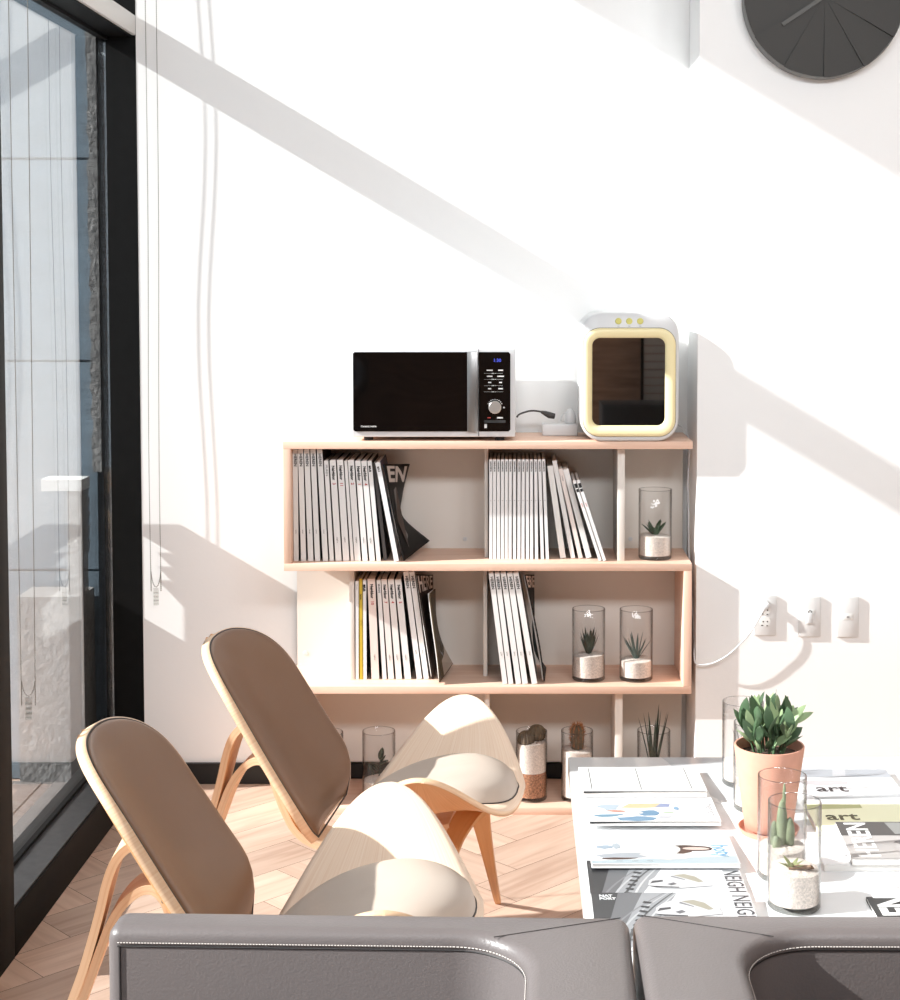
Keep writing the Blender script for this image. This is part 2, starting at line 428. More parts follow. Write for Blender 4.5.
stand_mag('white magazine leaning by itself against the dark ones, top shelf', G2, 375.2, 394.2, 5.2, 463, 561.8, Z1, (('an.i',.012,.011,INK,.03),), (242,242,243), (40,52,92))
G3 = 'slim white magazines right of the middle divider on the top shelf'
tops = [489.2,492.9,496.8,500.9,504.8,508.8,512.9,517.5,521.7,525.6,529.8,534,537.9,541.9]
bots = [489.2,492.9,496.8,500.7,504.6,508.4,512.9,517.2,521.3,525.9,530,535,540.8,545.8]
for i, (xt, xb) in enumerate(zip(tops, bots)):
    stand_mag('slim white magazine, %s from the middle divider on the top shelf' % ORD[i], G3, xt, xb, 3.45, 459.6, 559.4, Z1,
              (('NEIGHBOR', .006, .006, INK, .02), ('n', .12, .005, GINK)), (236,236,236), (40,38,38), Y=4.472)
G4 = 'magazines leaning left on the top shelf right of the slim ones'
S4 = [(547.2,560.2,6.2,466.5,(),(233,232,229),'thick white spined magazine, leaning first beside the slim upright ones'),
      (552.2,570.9,4.8,461.2,(),(228,227,225),'tallest of the leaning magazines, grey white, on the top shelf'),
      (558.5,578.6,4.6,469.5,(('muren',.02,.006,GINK),),(236,224,218),'pinkish white leaning magazine just right of the tallest leaning one'),
      (563,586.2,6.0,470,(),(242,242,240),'blank bright white leaning magazine in the top shelf middle cell'),
      (572.6,598.8,3.4,481,(('■■',.004,.007,INK,.05),('heren',.07,.005,RINK)),(238,236,235),'thin black topped magazine, inner one of the outermost leaning pair'),
      (576.6,603,3.5,480.6,(('■■',.004,.007,INK,.05),('heren',.07,.005,RINK)),(240,239,238),'thin black topped magazine, outermost leaning one toward the small succulent')]
for xt, xb, wp, yt, ti, sp, lb in S4:
    ti2 = tuple(t_ for t_ in ti if '■' not in t_[0])
    r = stand_mag(lb, G4, xt, xb, wp, yt, 558.6 if xt < 570 else 561.4, Z1, ti2, sp, (30,29,29), Y=4.468 if xt < 570 else 4.46)
    if len(ti) == 2:
        tt = wp*4.47/F
        b_ = MB(); hh = r.children[0].bound_box[1][2]
        b_.box((.001,-.0004,hh-.024),(tt-.001,0,hh-.010)); b_.box((.001,-.0004,hh-.036),(tt-.001,0,hh-.027))
        b_.build('spine_blocks', INK, r, smooth=0)
G5 = 'magazines on the middle shelf left of its divider'
S5 = [(355.4,355.5,3.5,581,(('--------',.01,.0065,GINK,.02),),(234,233,231),'slim white magazine against the left divider of the middle shelf'),
      (359.3,359.7,3.3,579,(('heren',.045,.007,INK,.03),('- ---- -----',.12,.005,INK,.03)),(206,178,62),'mustard yellow spined magazine on the middle shelf'),
      (362.9,363.4,3.6,580,(('an.n',.014,.012,INK,.06),),(240,240,240),'slim white magazine right of the yellow one on the middle shelf'),
      (367.4,371.6,8.4,579,NB(10),(238,222,214),'thickest pinkish magazine with red number on the middle shelf'),
      (376.5,382.6,4.4,580,(('MUREN',.012,.008,GINK,.02),),(236,234,232),'narrow grey titled magazine right of the thick pinkish one'),
      (381.2,388.4,6.2,579.5,NB(7),(238,230,226),'bold titled magazine, first of three after the narrow grey titled one, middle shelf'),
      (387.8,396.0,6.6,579.5,NB(4),(238,234,231),'bold titled magazine, second of three after the narrow grey titled one, middle shelf'),
      (394.8,404.8,7.0,579.8,NB(5),(238,236,234),'bold titled magazine, third of three after the narrow grey titled one, middle shelf'),
      (403.2,416.8,5.8,572.2,HE(),(238,236,235),'tall white magazine, left of the leaning pair on the middle shelf left cell'),
      (409.2,423.8,5.6,572.2,HE(),(240,239,238),'tall white magazine, right of the leaning pair on the middle shelf left cell')]
for xt, xb, wp, yt, ti, sp, lb in S5:
    stand_mag(lb, G5, xt, xb, wp, yt, 679.4, Z2, ti, sp, (40,38,38) if sp[2] > 100 else (190,165,60), Y=4.466)
G6 = 'tall white magazines leaning on the middle divider of the middle shelf'
for i, (xt, xb, wp) in enumerate(((488.6,502.6,5.3),(494.6,508.5,5.3),(500.5,515.9,5.9),(506.9,522.4,6.0),(513,531.8,6.0))):
    stand_mag('tall white magazine, %s of five leaning at the middle shelf divider' % ORD[i], G6, xt, xb, wp, 573, 684.4, Z2, HE(), (236,235,234), (24,22,24), Y=4.456)

def floppy(label, name_txt, spine_px, fore_px, z, Ys, Yf, col, txtspec=None, group=None, sag=.0, art=None):
    """a soft magazine standing bent: left edge near the front, fore edge swinging back and out"""
    sp = [atY(x, y, Ys) for x, y in spine_px]; fo = [atY(x, y, Yf) for x, y in fore_px]
    def interp(P, v):
        v = v*(len(P)-1); i = min(int(v), len(P)-2); f_ = v-i
        p0 = P[max(i-1,0)]; p1 = P[i]; p2 = P[i+1]; p3 = P[min(i+2,len(P)-1)]
        return .5*((2*p1)+(p2-p0)*f_+(2*p0-5*p1+4*p2-p3)*f_*f_+(3*p1-p0-3*p2+p3)*f_**3)
    def P3(u, v):
        a, b = interp(sp, v), interp(fo, v)
        p = a.lerp(b, u); p.x -= sag*math.sin(PI*u)
        return p
    base = Vector((sp[-1].x, Ys, z))
    r = thing('magazine', label, 'magazine', base, 0, group)
    cv = MB().grid(lambda u, v: P3(u, v)-base, 14, 16)
    o = cv.build('cover', mat('soft_cover_%d'%col[0], col, .6, spec=.25), r, smooth=60, solid=.0035)
    pg = MB().grid(lambda u, v: P3(.07+u*.915, .004+v*.992)-base+Vector((-.0036,.002,0)), 14, 16)
    pg.build('pages', PAPER, r, smooth=60, solid=.0042)
    if txtspec:
        body, u0, v0, u1, v1, m, bold = txtspec
        # title wrapped on the cover
        cu = bpy.data.curves.new('t','FONT'); cu.body = body; cu.size = 1; cu.offset = bold; cu.extrude = 0
        ob = bpy.data.objects.new('t', cu); COL.objects.link(ob)
        dg = bpy.context.evaluated_depsgraph_get(); dg.update()
        me = bpy.data.meshes.new_from_object(ob.evaluated_get(dg)); me.name = 'cover_title'
        bpy.data.objects.remove(ob); bpy.data.curves.remove(cu)
        bm = bmesh.new(); bm.from_mesh(me)
        bmesh.ops.subdivide_edges(bm, edges=bm.edges[:], cuts=1)
        bm.to_mesh(me); bm.free()
        xs = [v.co.x for v in me.vertices]; ys = [v.co.y for v in me.vertices]
        for v in me.vertices:
            a = (v.co.x-min(xs))/(max(xs)-min(xs)); b = (v.co.y-min(ys))/(max(ys)-min(ys))
            U, V = u0+(u1-u0)*a, v1+(v0-v1)*b
            p = P3(U, V); e = P3(min(1,U+.02), V)-P3(U-.02, V); f_ = P3(U, min(1,V+.02))-P3(U, max(0,V-.02))
            nrm = e.cross(f_).normalized()
            if nrm.y > 0: nrm = -nrm
            v.co = p-base+nrm*.0026
        me.materials.clear(); me.materials.append(m)
        o2 = bpy.data.objects.new('cover_title', me); COL.objects.link(o2); o2.parent = r
    if art:
        mb = MB(); ms = []
        for (pts, rgb) in art:
            ms.append(colmat(rgb, .3))
            vv = []
            for (U, V) in pts:
                p = P3(U, V); e = P3(min(1,U+.02), V)-P3(max(0,U-.02), V); f_ = P3(U, min(1,V+.02))-P3(U, max(0,V-.02))
                nrm = e.cross(f_).normalized()
                if nrm.y > 0: nrm = -nrm
                vv.append(p-base+nrm*(.0024))
            mb.quad(vv, None, len(ms)-1)
        mb.build('cover_picture', ms, r, smooth=0)
    return r
TITLEG = mat('masthead_grey', (196,188,182), .5)
floppy('sagging black covered magazine with big pale capitals, top shelf', 'EN', [(383.5,464),(390,497),(397,530),(403.8,560.8)],
       [(409.3,464),(402,495),(402.5,517),(429.5,541)], Z1, 4.475, 4.66, (13,12,12), ('EN', .08, .035, .90, .2, TITLEG, .03), G2, .0,
       art=[([(.3,.27),(.45,.24),(.55,.3),(.6,.45),(.5,.6),(.55,.8),(.3,.9),(.25,.6)], (74,66,62)), ([(.4,.3),(.5,.29),(.52,.36),(.42,.38)], (120,108,100))])
floppy('dark brown bent magazine with pale capitals at back of the middle shelf', 'HERE', [(416.6,574),(421.8,610),(427.2,645),(432.4,679)],
       [(432.5,574.5),(433,600),(436,630),(440,655)], Z2, 4.49, 4.68, (40,30,26), ('HERE', .0, .03, .93, .19, mat('masthead_cream', (222,206,196), .5), .02), G5)
floppy('olive brown curved magazine with landscape cover on the middle shelf', '', [(429.2,594),(433.2,625),(437.2,655),(439.6,682)],
       [(435,589),(436,618),(441.5,642),(452.5,664)], Z2, 4.468, 4.64, (84,74,58), None, G5, .0,
       art=[([(.45,.62),(.98,.58),(.98,.98),(.3,.98),(.35,.8)], (176,160,146)), ([(.4,.5),(.8,.55),(.95,.62),(.6,.78),(.45,.72)], (60,72,86)), ([(.02,.2),(.12,.2),(.12,.97),(.02,.97)], (28,26,26))])
floppy('black bent magazine with cream capitals behind the five leaning ones', 'HE', [(524.6,574.5),(531.4,605),(539.4,645),(544.2,681)],
       [(533.8,574.5),(534,605),(535.5,648),(546,668)], Z2, 4.475, 4.66, (16,13,12), ('ERE', .0, .03, .98, .17, MATS['masthead_cream'], .02), G6)

# ------------------------------------------------------------------ glass vases with sand and plants
GLASSV = thin_glass('vase_glass', .022, (.985,.985,.985), (.56,.55,.54))
GBASE = thin_glass('vase_base_glass', .03, (.8,.8,.79), (.42,.42,.42))
GRIM = thin_glass('rim_glass', .05, (.8,.79,.78), (.5,.49,.48))
SAND = mat('white_sand', (228,216,206), .95, noise=(260,.22), bump=.5, bscale=400)
SANDB = mat('brown_pebbles', (176,124,92), .9, noise=(220,.55), bump=.8, bscale=350)
LEAF = mat('succulent_green', (58,82,58), .5, noise=(30,.3))
LEAFD = mat('dark_leaf', (40,54,42), .5, noise=(30,.3))
LEAFP = mat('pale_leaf', (150,172,128), .5, noise=(20,.2))
CACT = mat('cactus_olive', (96,82,64), .8, noise=(60,.3))
SPINE = mat('cactus_spines', (168,112,70), .8)
TWIG = mat('dry_twig', (120,92,70), .8)
def leaf(mb, base, d, length, width, curl=.3, n=6, mi=0, thick=.25, up=Vector((0,0,1)), tip=1.0):
    base = Vector(base); d = Vector(d).normalized()
    side = d.cross(up)
    if side.length < .05: side = d.cross(Vector((1,0,0)))
    side.normalize(); nrm = side.cross(d).normalized()
    def fn(u, v):
        t = v
        p = base + d*length*t - nrm*curl*length*t*t*.5
        wd = width*.5*(math.sin(PI*min(1,(t*.92+.08)))**.75)*(1 if t < .999 else .02)*(1-.25*t*tip)
        a = 2*PI*u
        return p + side*wd*math.cos(a) + nrm*wd*thick*math.sin(a) + nrm*wd*.25*abs(math.cos(a))
    mb.grid(fn, 8, n, mi, True)
def vase(label, group, cx, cy_, z, r, h, sand_h, plant=None, layers=False, name='glass_terrarium'):
    t = thing(name, label, 'terrarium', (cx,cy_,z), 0, group)
    w_ = .0022
    b = MB()
    b.lathe([(r-.002,.0006),(r,.004),(r,h-.001),(r-w_*.5,h),(r-w_,h-.001),(r-w_,.012)], 48)
    b.build('glass', GLASSV, t, smooth=50)
    MB().lathe([(0,.0004),(r-.003,.0004),(r-.0005,.004),(r-.003,.0105),(0,.0115)], 40).build('glass_base', GBASE, t, smooth=50)
    MB().tube([((r-w_*.5)*math.cos(2*PI*i/48), (r-w_*.5)*math.sin(2*PI*i/48), h-.0006) for i in range(48)], .0009, 6, closed=True).build('rim', GRIM, t)
    rs = r-.0034; random.seed(int(cx*1000)+7)
    def sand(nm, z0, z1, m, tilt=0):
        mb = MB(); n = 36
        ph = random.random()*6
        prof = []
        mb.grid(lambda u, v: (rs*math.cos(2*PI*u), rs*math.sin(2*PI*u), z0+(z1+tilt*math.sin(2*PI*u+ph)-z0)*v), n, 4, 0, True)
        mb.grid(lambda u, v: (rs*v*math.cos(2*PI*u), rs*v*math.sin(2*PI*u), z1+tilt*v*math.sin(2*PI*u+ph)+.003*(1-v*v)+.0012*math.sin(9*u*PI*2+5*v)*v*(1-v)*4), n, 6, 0, True)
        mb.grid(lambda u, v: (rs*v*math.cos(2*PI*u), rs*v*math.sin(2*PI*u), z0), n, 1, 0, True)
        return mb.build(nm, m, t, smooth=50)
    if layers:
        sand('pebbles', .012, .012+layers, SANDB, .004); sand('sand', .0125+layers+.004, sand_h, SAND, .003)
    else: sand('sand', .012, sand_h, SAND, .003)
    if plant: plant(t, sand_h, r)
    return t
def rosette(n, ln, wd, spread, m, curl=.1, seed=1, off=(0,0)):
    def f(t, z, r):
        random.seed(seed); mb = MB()
        for i in range(n):
            a = i*2.4+random.random()*.4; sp = spread*(.25+.75*(i/n))
            d = Vector((math.cos(a)*sp, math.sin(a)*sp, 1))
            l_ = ln*(.75+.35*random.random())
            # keep the tips inside the glass
            hr = math.hypot(d.x, d.y)/d.length*l_
            if hr > r*.82 and z < .15: l_ *= r*.82/hr
            leaf(mb, (off[0]+.004*math.cos(a), off[1]+.004*math.sin(a), z-.002), d, l_, wd, curl)
        mb.build('leaves', m, t, smooth=60)
    return f
def cactus_balls(t, z, r):
    for k, (x, y, rr, zz) in enumerate(((-.016,-.014,.0245,.012),(.016,.008,.026,.022))):
        mb = MB()
        def fn(u, v):
            R = rr*(1+.07*math.cos(14*2*PI*u)*math.sin(PI*v))
            return (x+R*math.sin(PI*v)*math.cos(2*PI*u), y+R*math.sin(PI*v)*math.sin(2*PI*u), z+zz-R*1.02*math.cos(PI*v))
        mb.grid(fn, 56, 12, 0, True); o = mb.build('cactus_ball', CACT, t, smooth=60)
    mb = MB(); random.seed(2)
    for i in range(10):
        a = random.random()*6.28; mb.ball((.03*math.cos(a), .03*math.sin(a), z+.001), .004, 6, 4)
    mb.build('topsoil', TWIG, t)
def cactus_column(t, z, r):
    mb = MB()
    def fn(u, v):
        R = .0165*(1+.14*math.cos(9*2*PI*u))*math.sqrt(max(0,1-max(0,(v-.72)/.28)**2.2))*(.85+.25*min(1,v*3))
        return (R*math.cos(2*PI*u), R*math.sin(2*PI*u), z-.012+.088*v)
    mb.grid(fn, 54, 14, 0, True); mb.build('cactus_stem', CACT, t, smooth=60)
    mb = MB(); random.seed(4)
    for i in range(420):
        a = 2*PI*(random.randrange(9)+random.uniform(-.1,.1))/9; v = .15+.85*random.random()**.6; R = .018*math.sqrt(max(0,1-max(0,(v-.72)/.28)**2.2))+.001
        p = Vector((R*math.cos(a), R*math.sin(a), z-.012+.088*v))
        d = Vector((math.cos(a)*random.uniform(.6,1.2)+random.uniform(-.6,.6), math.sin(a)+random.uniform(-.6,.6), random.uniform(0,1.1)+(v > .8)*.6)).normalized()
        mb.tube([p, p+d*random.uniform(.006,.012)], [.0009,.0002], 3)
    mb.build('cactus_spines', SPINE, t)
def jade_sprig(t, z, r):
    mb = MB()
    z += .012
    mb.tube([(0,0,z-.005),(.004,0,z+.02),(.010,0,z+.05)], .0022, 6)
    for (x,zz,dx,dz,l_) in ((.010,.045,.1,1,.034),(.006,.03,.9,.6,.026),(.004,.026,-1,.5,.026),(.002,.012,-.8,.9,.022),(.008,.035,.5,.9,.026),(-.012,.0,-.3,1,.03)):
        leaf(mb, (x-.004,-.002,z+zz), (dx,-.15,dz), l_*1.25, .023, .15, thick=.35)
    mb.build('leaves', LEAFD, t, smooth=60)
def cactus_sprout(t, z, r):
    mb = MB()
    def pad(x, y, z0, h, w):
        mb.grid(lambda u, v: (x+w*(math.sin(PI*min(1,.12+.88*v))**.5)*math.cos(2*PI*u)*(v<.999), y+w*.7*(math.sin(PI*min(1,.12+.88*v))**.5)*math.sin(2*PI*u)*(v<.999), z0+h*v), 14, 10, 0, True)
    pad(0,0,z-.006,.10,.011); pad(.004,0,z+.075,.05,.0035); pad(-.014,.004,z-.006,.055,.010); pad(.015,-.002,z-.004,.062,.010); pad(-.012,-.01,z-.006,.03,.009)
    mb.build('cactus_stems', mat('soft_green_cactus', (136,146,116), .6, noise=(60,.2)), t, smooth=60)
def airplant(t, z, r):
    mb = MB(); random.seed(9)
    for i in range(7):
        a = 1+i*.9; leaf(mb, (-.006,-.01,z+.002), (math.cos(a)*.9, math.sin(a)*.6, .5+.5*random.random()), .022+.012*random.random(), .009, .3)
    mb.build('leaves', mat('olive_sprout', (128,132,88), .6), t, smooth=60)
    mb = MB()
    mb.tube([(-.012,-.012,z+.004),(.004,-.016,z+.008),(.022,-.014,z+.007),(.032,-.01,z+.004)], [.003,.0045,.004,.002], 7)
    mb.tube([(.02,-.014,z+.007),(.027,-.02,z+.011),(.033,-.018,z+.006)], [.003,.003,.0015], 6)
    mb.build('driftwood', TWIG, t, smooth=60)
VR = .0490
def shelf_vase(label, group, xc, ybase, z, top_px, sand_px, plant, layers=False, r=VR, Yoff=0):
    p = atY(xc, ybase, YS+.085+Yoff)
    d = (YS+.085)
    h = (ybase-top_px)/F*(d+.03)*.985+.012
    return vase(label, group, p.x, p.y, z+.0006, r, h, sand_px/F*(d+.03), plant, layers)
GV = 'glass cylinder terrariums on the shelves'
shelf_vase('glass cylinder with small rosette succulent alone in the top right shelf cell', GV, 655, 554, Z1, 487.5, 23, rosette(10,.052,.019,.95,LEAF,.2,3))
shelf_vase('glass cylinder with dark spiky haworthia, left of the pair on the middle shelf', GV, 588.5, 674, Z2, 605.5, 25, rosette(30,.078,.010,.55,LEAFD,-.12,5))
shelf_vase('glass cylinder with thin grey green leaves, right of the pair on the middle shelf', GV, 636, 674.5, Z2, 606.5, 20, rosette(15,.082,.0085,.7,mat('blue_green_leaf', (78,98,92), .5),.05,8))
Z3 = bz[3]
shelf_vase('glass cylinder filled to the brim with two round cacti on layered sand, bottom shelf', GV, 531.5, 790, Z3, 724, 58, cactus_balls, .068, r=.0465)
shelf_vase('glass cylinder with spiny column cactus beside the marble table end, bottom shelf', GV, 577, 791, Z3, 724.5, 50, cactus_column, False, r=.0475)
shelf_vase('glass cylinder with tall aloe blades behind the marble table, bottom shelf', GV, 653.5, 793, Z3, 726, 22, rosette(11,.21,.011,.26,LEAFD,.05,12))
shelf_vase('glass cylinder with jade sprig between the chair back and seat wing, bottom shelf', GV, 379, 787, Z3, 721, 20, jade_sprig)
shelf_vase('glass cylinder half hidden behind the far chair back, bottom shelf', GV, 327, 787, Z3, 722.5, 20, rosette(9,.03,.010,.8,LEAFD,.2,21))

# ------------------------------------------------------------------ microwave on the shelf
ZT = bz[0]
a = atY(351.8, 400, 4.462); b_ = atY(515.4, 400, 4.462)
mw = thing('microwave_oven', 'white microwave with black glossy door standing on the bookshelf top', 'microwave', ((a.x+b_.x)/2, 4.462, ZT))
mwW = (b_.x-a.x)/2
zt0 = atY(430, 348.6, 4.462).z-ZT; zb0 = .012
mx = lambda x: atY(x, 390, 4.462).x-(a.x+b_.x)/2
mz = lambda y: atY(430, y, 4.462).z-ZT
bxo('body', (-mwW,.014,zb0), (mwW,.245,zt0-.001), WHITE, mw, .006)
bxo('front_frame', (-mwW,0,zb0), (mwW,.014,zt0), WHITE, mw, .004)
BG = mat('black_gloss', (5,5,6), .03, bump=.55, bscale=3.2)
for nd in BG.node_tree.nodes:
    if nd.type == 'TEX_NOISE': nd.inputs['Detail'].default_value = .6
BG.node_tree.nodes['Principled BSDF'].inputs['IOR'].default_value = 1.5
BG2 = mat('black_panel_gloss', (7,7,8), .06, spec=.5)
def plate(nm, poly, y0, y1, m, parent, bevel=0):
    return MB().prism(poly, lambda p: (p[0],y0,p[1]), lambda p: (p[0],y1,p[1])).build(nm, m, parent, smooth=40 if bevel else 0, bevel=bevel)
door = plate('door', [(mx(353.3),mz(429.5)),(mx(354.8),mz(431.2)),(mx(467.2),mz(431.2)),(mx(467.2),mz(352)),(mx(354.8),mz(352)),(mx(353.3),mz(353.6))], 0.0, -.005, BG, mw)
MB().box((mx(467.3),-.016,mz(431.2)), (mx(478.2),.0,mz(351.6))).build('door_handle', mat('brushed_steel', (150,149,148), .3, metal=.9), mw, smooth=40, bevel=.003)
bxo('panel_gap', (mx(478.4),-.0008,zb0+.002), (mx(479),0,zt0-.002), INK, mw)
cp = plate('control_panel', [(mx(479.1),mz(431.2)),(mx(508.6),mz(431.2)),(mx(510.4),mz(429.4)),(mx(510.4),mz(354)),(mx(508.6),mz(352)),(mx(479.1),mz(352))], 0.0, -.004, BG2, mw)
kc = (mx(495), mz(407))
kb = MB(); kb.lathe([(0,.016),(.0165,.016),(.0180,.0145),(.0180,0)], 36)
kn = kb.build('dial_knob', mat('spun_steel', (214,210,206), .3, metal=.9), mw, smooth=40)
kn.rotation_euler = (PI/2,0,0); kn.location = (kc[0],-.004,kc[1])
IW = mat('panel_print', (230,230,228), .5)
P_ = pr = MB()
def pbar(x, y, w_, h_, pr=None):
    (pr or P_).box((mx(x-w_/2),-.0044,mz(y+h_/2)), (mx(x+w_/2),-.004,mz(y-h_/2)))
for y, w1, w2 in ((370.2,6.2,5),(376.2,5.6,6.8),(382.4,3.2,3),(388.6,3.2,4.6)):
    pbar(489.7, y, w1, 1.2); pbar(500.6, y, w2, 1.2)
    pbar(493, y+3.1, 2.6, .8); pbar(495.6, y+3.1, .8, .6)
    pbar(493.5, y+3.1, 19, .15)
pr.build('button_lettering', IW, mw, smooth=0); P_ = MB()
for k in range(9):
    an = PI*(.15+.7*k/8); pbar(495+7.6*math.cos(an), 407-7.6*math.sin(an), .9, .9)
pbar(504, 407.4, 1.6, 1.4); P_.build('dial_lettering', IW, mw, smooth=0); P_ = MB()
pbar(500, 417.6, 6, 1.4); P_.build('panel_lettering', IW, mw, smooth=0); P_ = MB(); pbar(485.6, 426, 2.6, 4)
P_.build('lock_symbol', IW, mw, smooth=0)
q = MB(); q.box((mx(487.5),-.0044,mz(418.1)), (mx(490.6),-.004,mz(417.1))); q.build('panel_light', RINK, mw, smooth=0)
q = MB(); q.box((mx(484.2),-.0044,mz(422.6)), (mx(505.6),-.004,mz(420))); q.build('panel_strip', mat('dark_strip', (46,46,46), .5), mw, smooth=0)
text_mesh('clock_display', '1:30', .0135, mat('blue_digits', (70,80,190), .5, emit=((70,90,230),.9)), mw, Matrix.Translation((mx(497.2),-.0044,mz(360.4))) @ Matrix.Rotation(PI/2,4,'X'), 0, 'CENTER')
text_mesh('door_lettering', 'Ceramic inside', .0075, IW, mw, Matrix.Translation((mx(360.8),-.0053,mz(426.2))) @ Matrix.Rotation(PI/2,4,'X'), .02)
for sx in (-1,1):
    for yy in (.03,.21): MB().lathe([(0,.0006),(.013,.0006),(.014,.012),(0,.012)], 16, (sx*(mwW-.045),yy,0)).build('foot', INK, mw)
# power cord of the microwave and the socket block
pcp = [atY(517,417,4.60), atY(520,414,4.61), atY(530,411,4.62), atY(540,411.5,4.62), atY(547,414.5,4.622), atY(553,416.5,4.625)]
def smoothline(P, n=8):
    P = [Vector(p) for p in P]; out = []
    for i in range(len(P)-1):
        p0 = P[max(i-1,0)]; p1 = P[i]; p2 = P[i+1]; p3 = P[min(i+2,len(P)-1)]
        for k in range(n):
            f_ = k/n; out.append(.5*((2*p1)+(p2-p0)*f_+(2*p0-5*p1+4*p2-p3)*f_*f_+(3*p1-p0-3*p2+p3)*f_**3))
    out.append(P[-1]); return out
cb = thing('power_cord', 'short dark cord plugged into the white socket block beside the microwave', 'cord', pcp[0])
MB().tube([p-pcp[0] for p in smoothline(pcp)], .0028, 8).build('cable', mat('dark_rubber', (58,54,52), .6), cb)
pl = [atY(541,411.8,4.621), atY(545,413.2,4.6215), atY(549,415,4.622), atY(554.5,416.2,4.625)]
MB().tube([p-pcp[0] for p in pl], [.004,.0075,.010,.0085], 10).build('plug', MATS['dark_rubber'], cb)
sb0 = atY(542.3, 424, 4.60); sb1 = atY(577.6, 424, 4.60)
sbx = thing('socket_block', 'flat white socket block lying on the bookshelf top behind the sterilizer', 'power strip', ((sb0.x+sb1.x)/2, 4.60, ZT))
hw = (sb1.x-sb0.x)/2
bxo('housing', (-hw,0,.0008), (hw,.06,.036), WHITE, sbx, .004)
for k in range(3):
    MB().lathe([(.016,0),(.016,.0008),(.014,.001),(0,.001)], 20, (-hw+.02+.034*k,.03,.0355)).build('socket', mat('socket_grey', (216,216,214), .4), sbx)
wp = thing('wall_plug', 'round white plug standing on the socket block behind the sterilizer', 'plug', (atY(570.5,410,4.625).x, 4.632, ZT+.037))
MB().lathe([(0,0),(.016,0),(.0165,.004),(.0165,.022),(.012,.036),(.006,.042),(0,.043)], 24).build('plug_body', WHITE, wp)
MB().tube(smoothline([(-.012,0,.03),(-.022,.004,.026),(-.027,.006,.014),(-.028,.008,.006)], 5), .0022, 6).build('cable', WHITE, wp)

# ------------------------------------------------------------------ bottle sterilizer
YZ = 4.437
e0 = atY(580.6, 376, YZ); e1 = atY(679.4, 376, YZ)
ztop = atY(630, 312.5, YZ).z
stz = thing('bottle_sterilizer', 'white rounded sterilizer cabinet with cream door ring at the bookshelf right end', 'sterilizer', ((e0.x+e1.x)/2, YZ, ZT))
hw = (e1.x-e0.x)/2; hh = ztop-ZT
zx = lambda x: atY(x, 376, YZ).x-(e0.x+e1.x)/2
zz_ = lambda y: max(.0012, atY(630, y, YZ).z-ZT)
def ring_loft(levels, n=10):
    """levels: list of (x0,z0,x1,z1,r,y)"""
    mb = MB(); rings = []
    for (x0,z0,x1,z1,r_,y) in levels:
        P = rrect(x0,z0,x1,z1,r_,n); o = len(mb.v); mb.v += [(p[0],y,p[1]) for p in P]; rings.append((o,len(P)))
    for (o,n1),(o2,_) in zip(rings, rings[1:]):
        for i in range(n1):
            j = (i+1)%n1; mb.face((o+i,o+j,o2+j,o2+i))
    return mb, rings
b1 = (-hw,.001,hw,hh,.062)
def ins(b, d): return (b[0]+d,b[1]+d,b[2]-d,b[3]-d,max(.004,b[4]-d))
mb, rg = ring_loft([(*ins(b1,.010),.26),(*ins(b1,.003),.257),(*b1,.245),(*b1,.020),(*ins(b1,.002),.012),(*ins(b1,.007),.008)])
mb.face([rg[0][0]+i for i in range(rg[0][1])]); mb.face([rg[-1][0]+i for i in range(rg[-1][1])])
mb.build('cabinet_body', WHITE, stz, smooth=50)
CREAM = mat('cream_plastic', (240,226,178), .35)
d0 = (zx(583.4), zz_(436.6), zx(675.8), zz_(328.2), .048)
d1 = (zx(592.3), zz_(425.6), zx(665.2), zz_(338), .022)
mb, rg = ring_loft([(*d0,.010),(*d0,.004),(*ins(d0,.003),.000),(*ins(d0,.010),-.002),(*ins(d1,-.006),.001),(*d1,.006),(*ins(d1,.001),.012)])
dr = mb.build('door', CREAM, stz, smooth=50)
mb, rg = ring_loft([(*ins(d0,-.0014),.0075),(*ins(d0,-.0014),.0068),(*ins(d0,.001),.0068)])
mb.build('door_seam', mat('seam_grey', (96,84,66), .6), stz, smooth=0)
mb, rg = ring_loft([(*ins(d1,-.001),.009),(*ins(d1,-.001),.0065)])
mb.face([rg[-1][0]+i for i in range(rg[-1][1])]); mb.face([rg[0][0]+i for i in range(rg[0][1])])
SG = mat('smoked_glass', (8,7,7), .02); SG.node_tree.nodes['Principled BSDF'].inputs['IOR'].default_value = 4.2
gl = mb.build('door_window', SG, stz, smooth=0)
for k, x in enumerate((618.4, 629.3, 640.2)):
    o = MB().lathe([(0,.0032),(.0078,.0032),(.0092,.0018),(.0094,0)], 24).build('button', mat('lime_button', (214,208,120), .4), stz, smooth=40)
    o.rotation_euler = (PI/2,0,0); o.location = (zx(x), .0085, zz_(321.2))
mkb = MB()
for x in (618.4, 629.3, 640.2): mkb.box((zx(x)-.003,.0076,zz_(326.2)-.0006), (zx(x)+.003,.0082,zz_(326.2)+.0006))
mkb.build('button_lettering', GINK, stz, smooth=0)
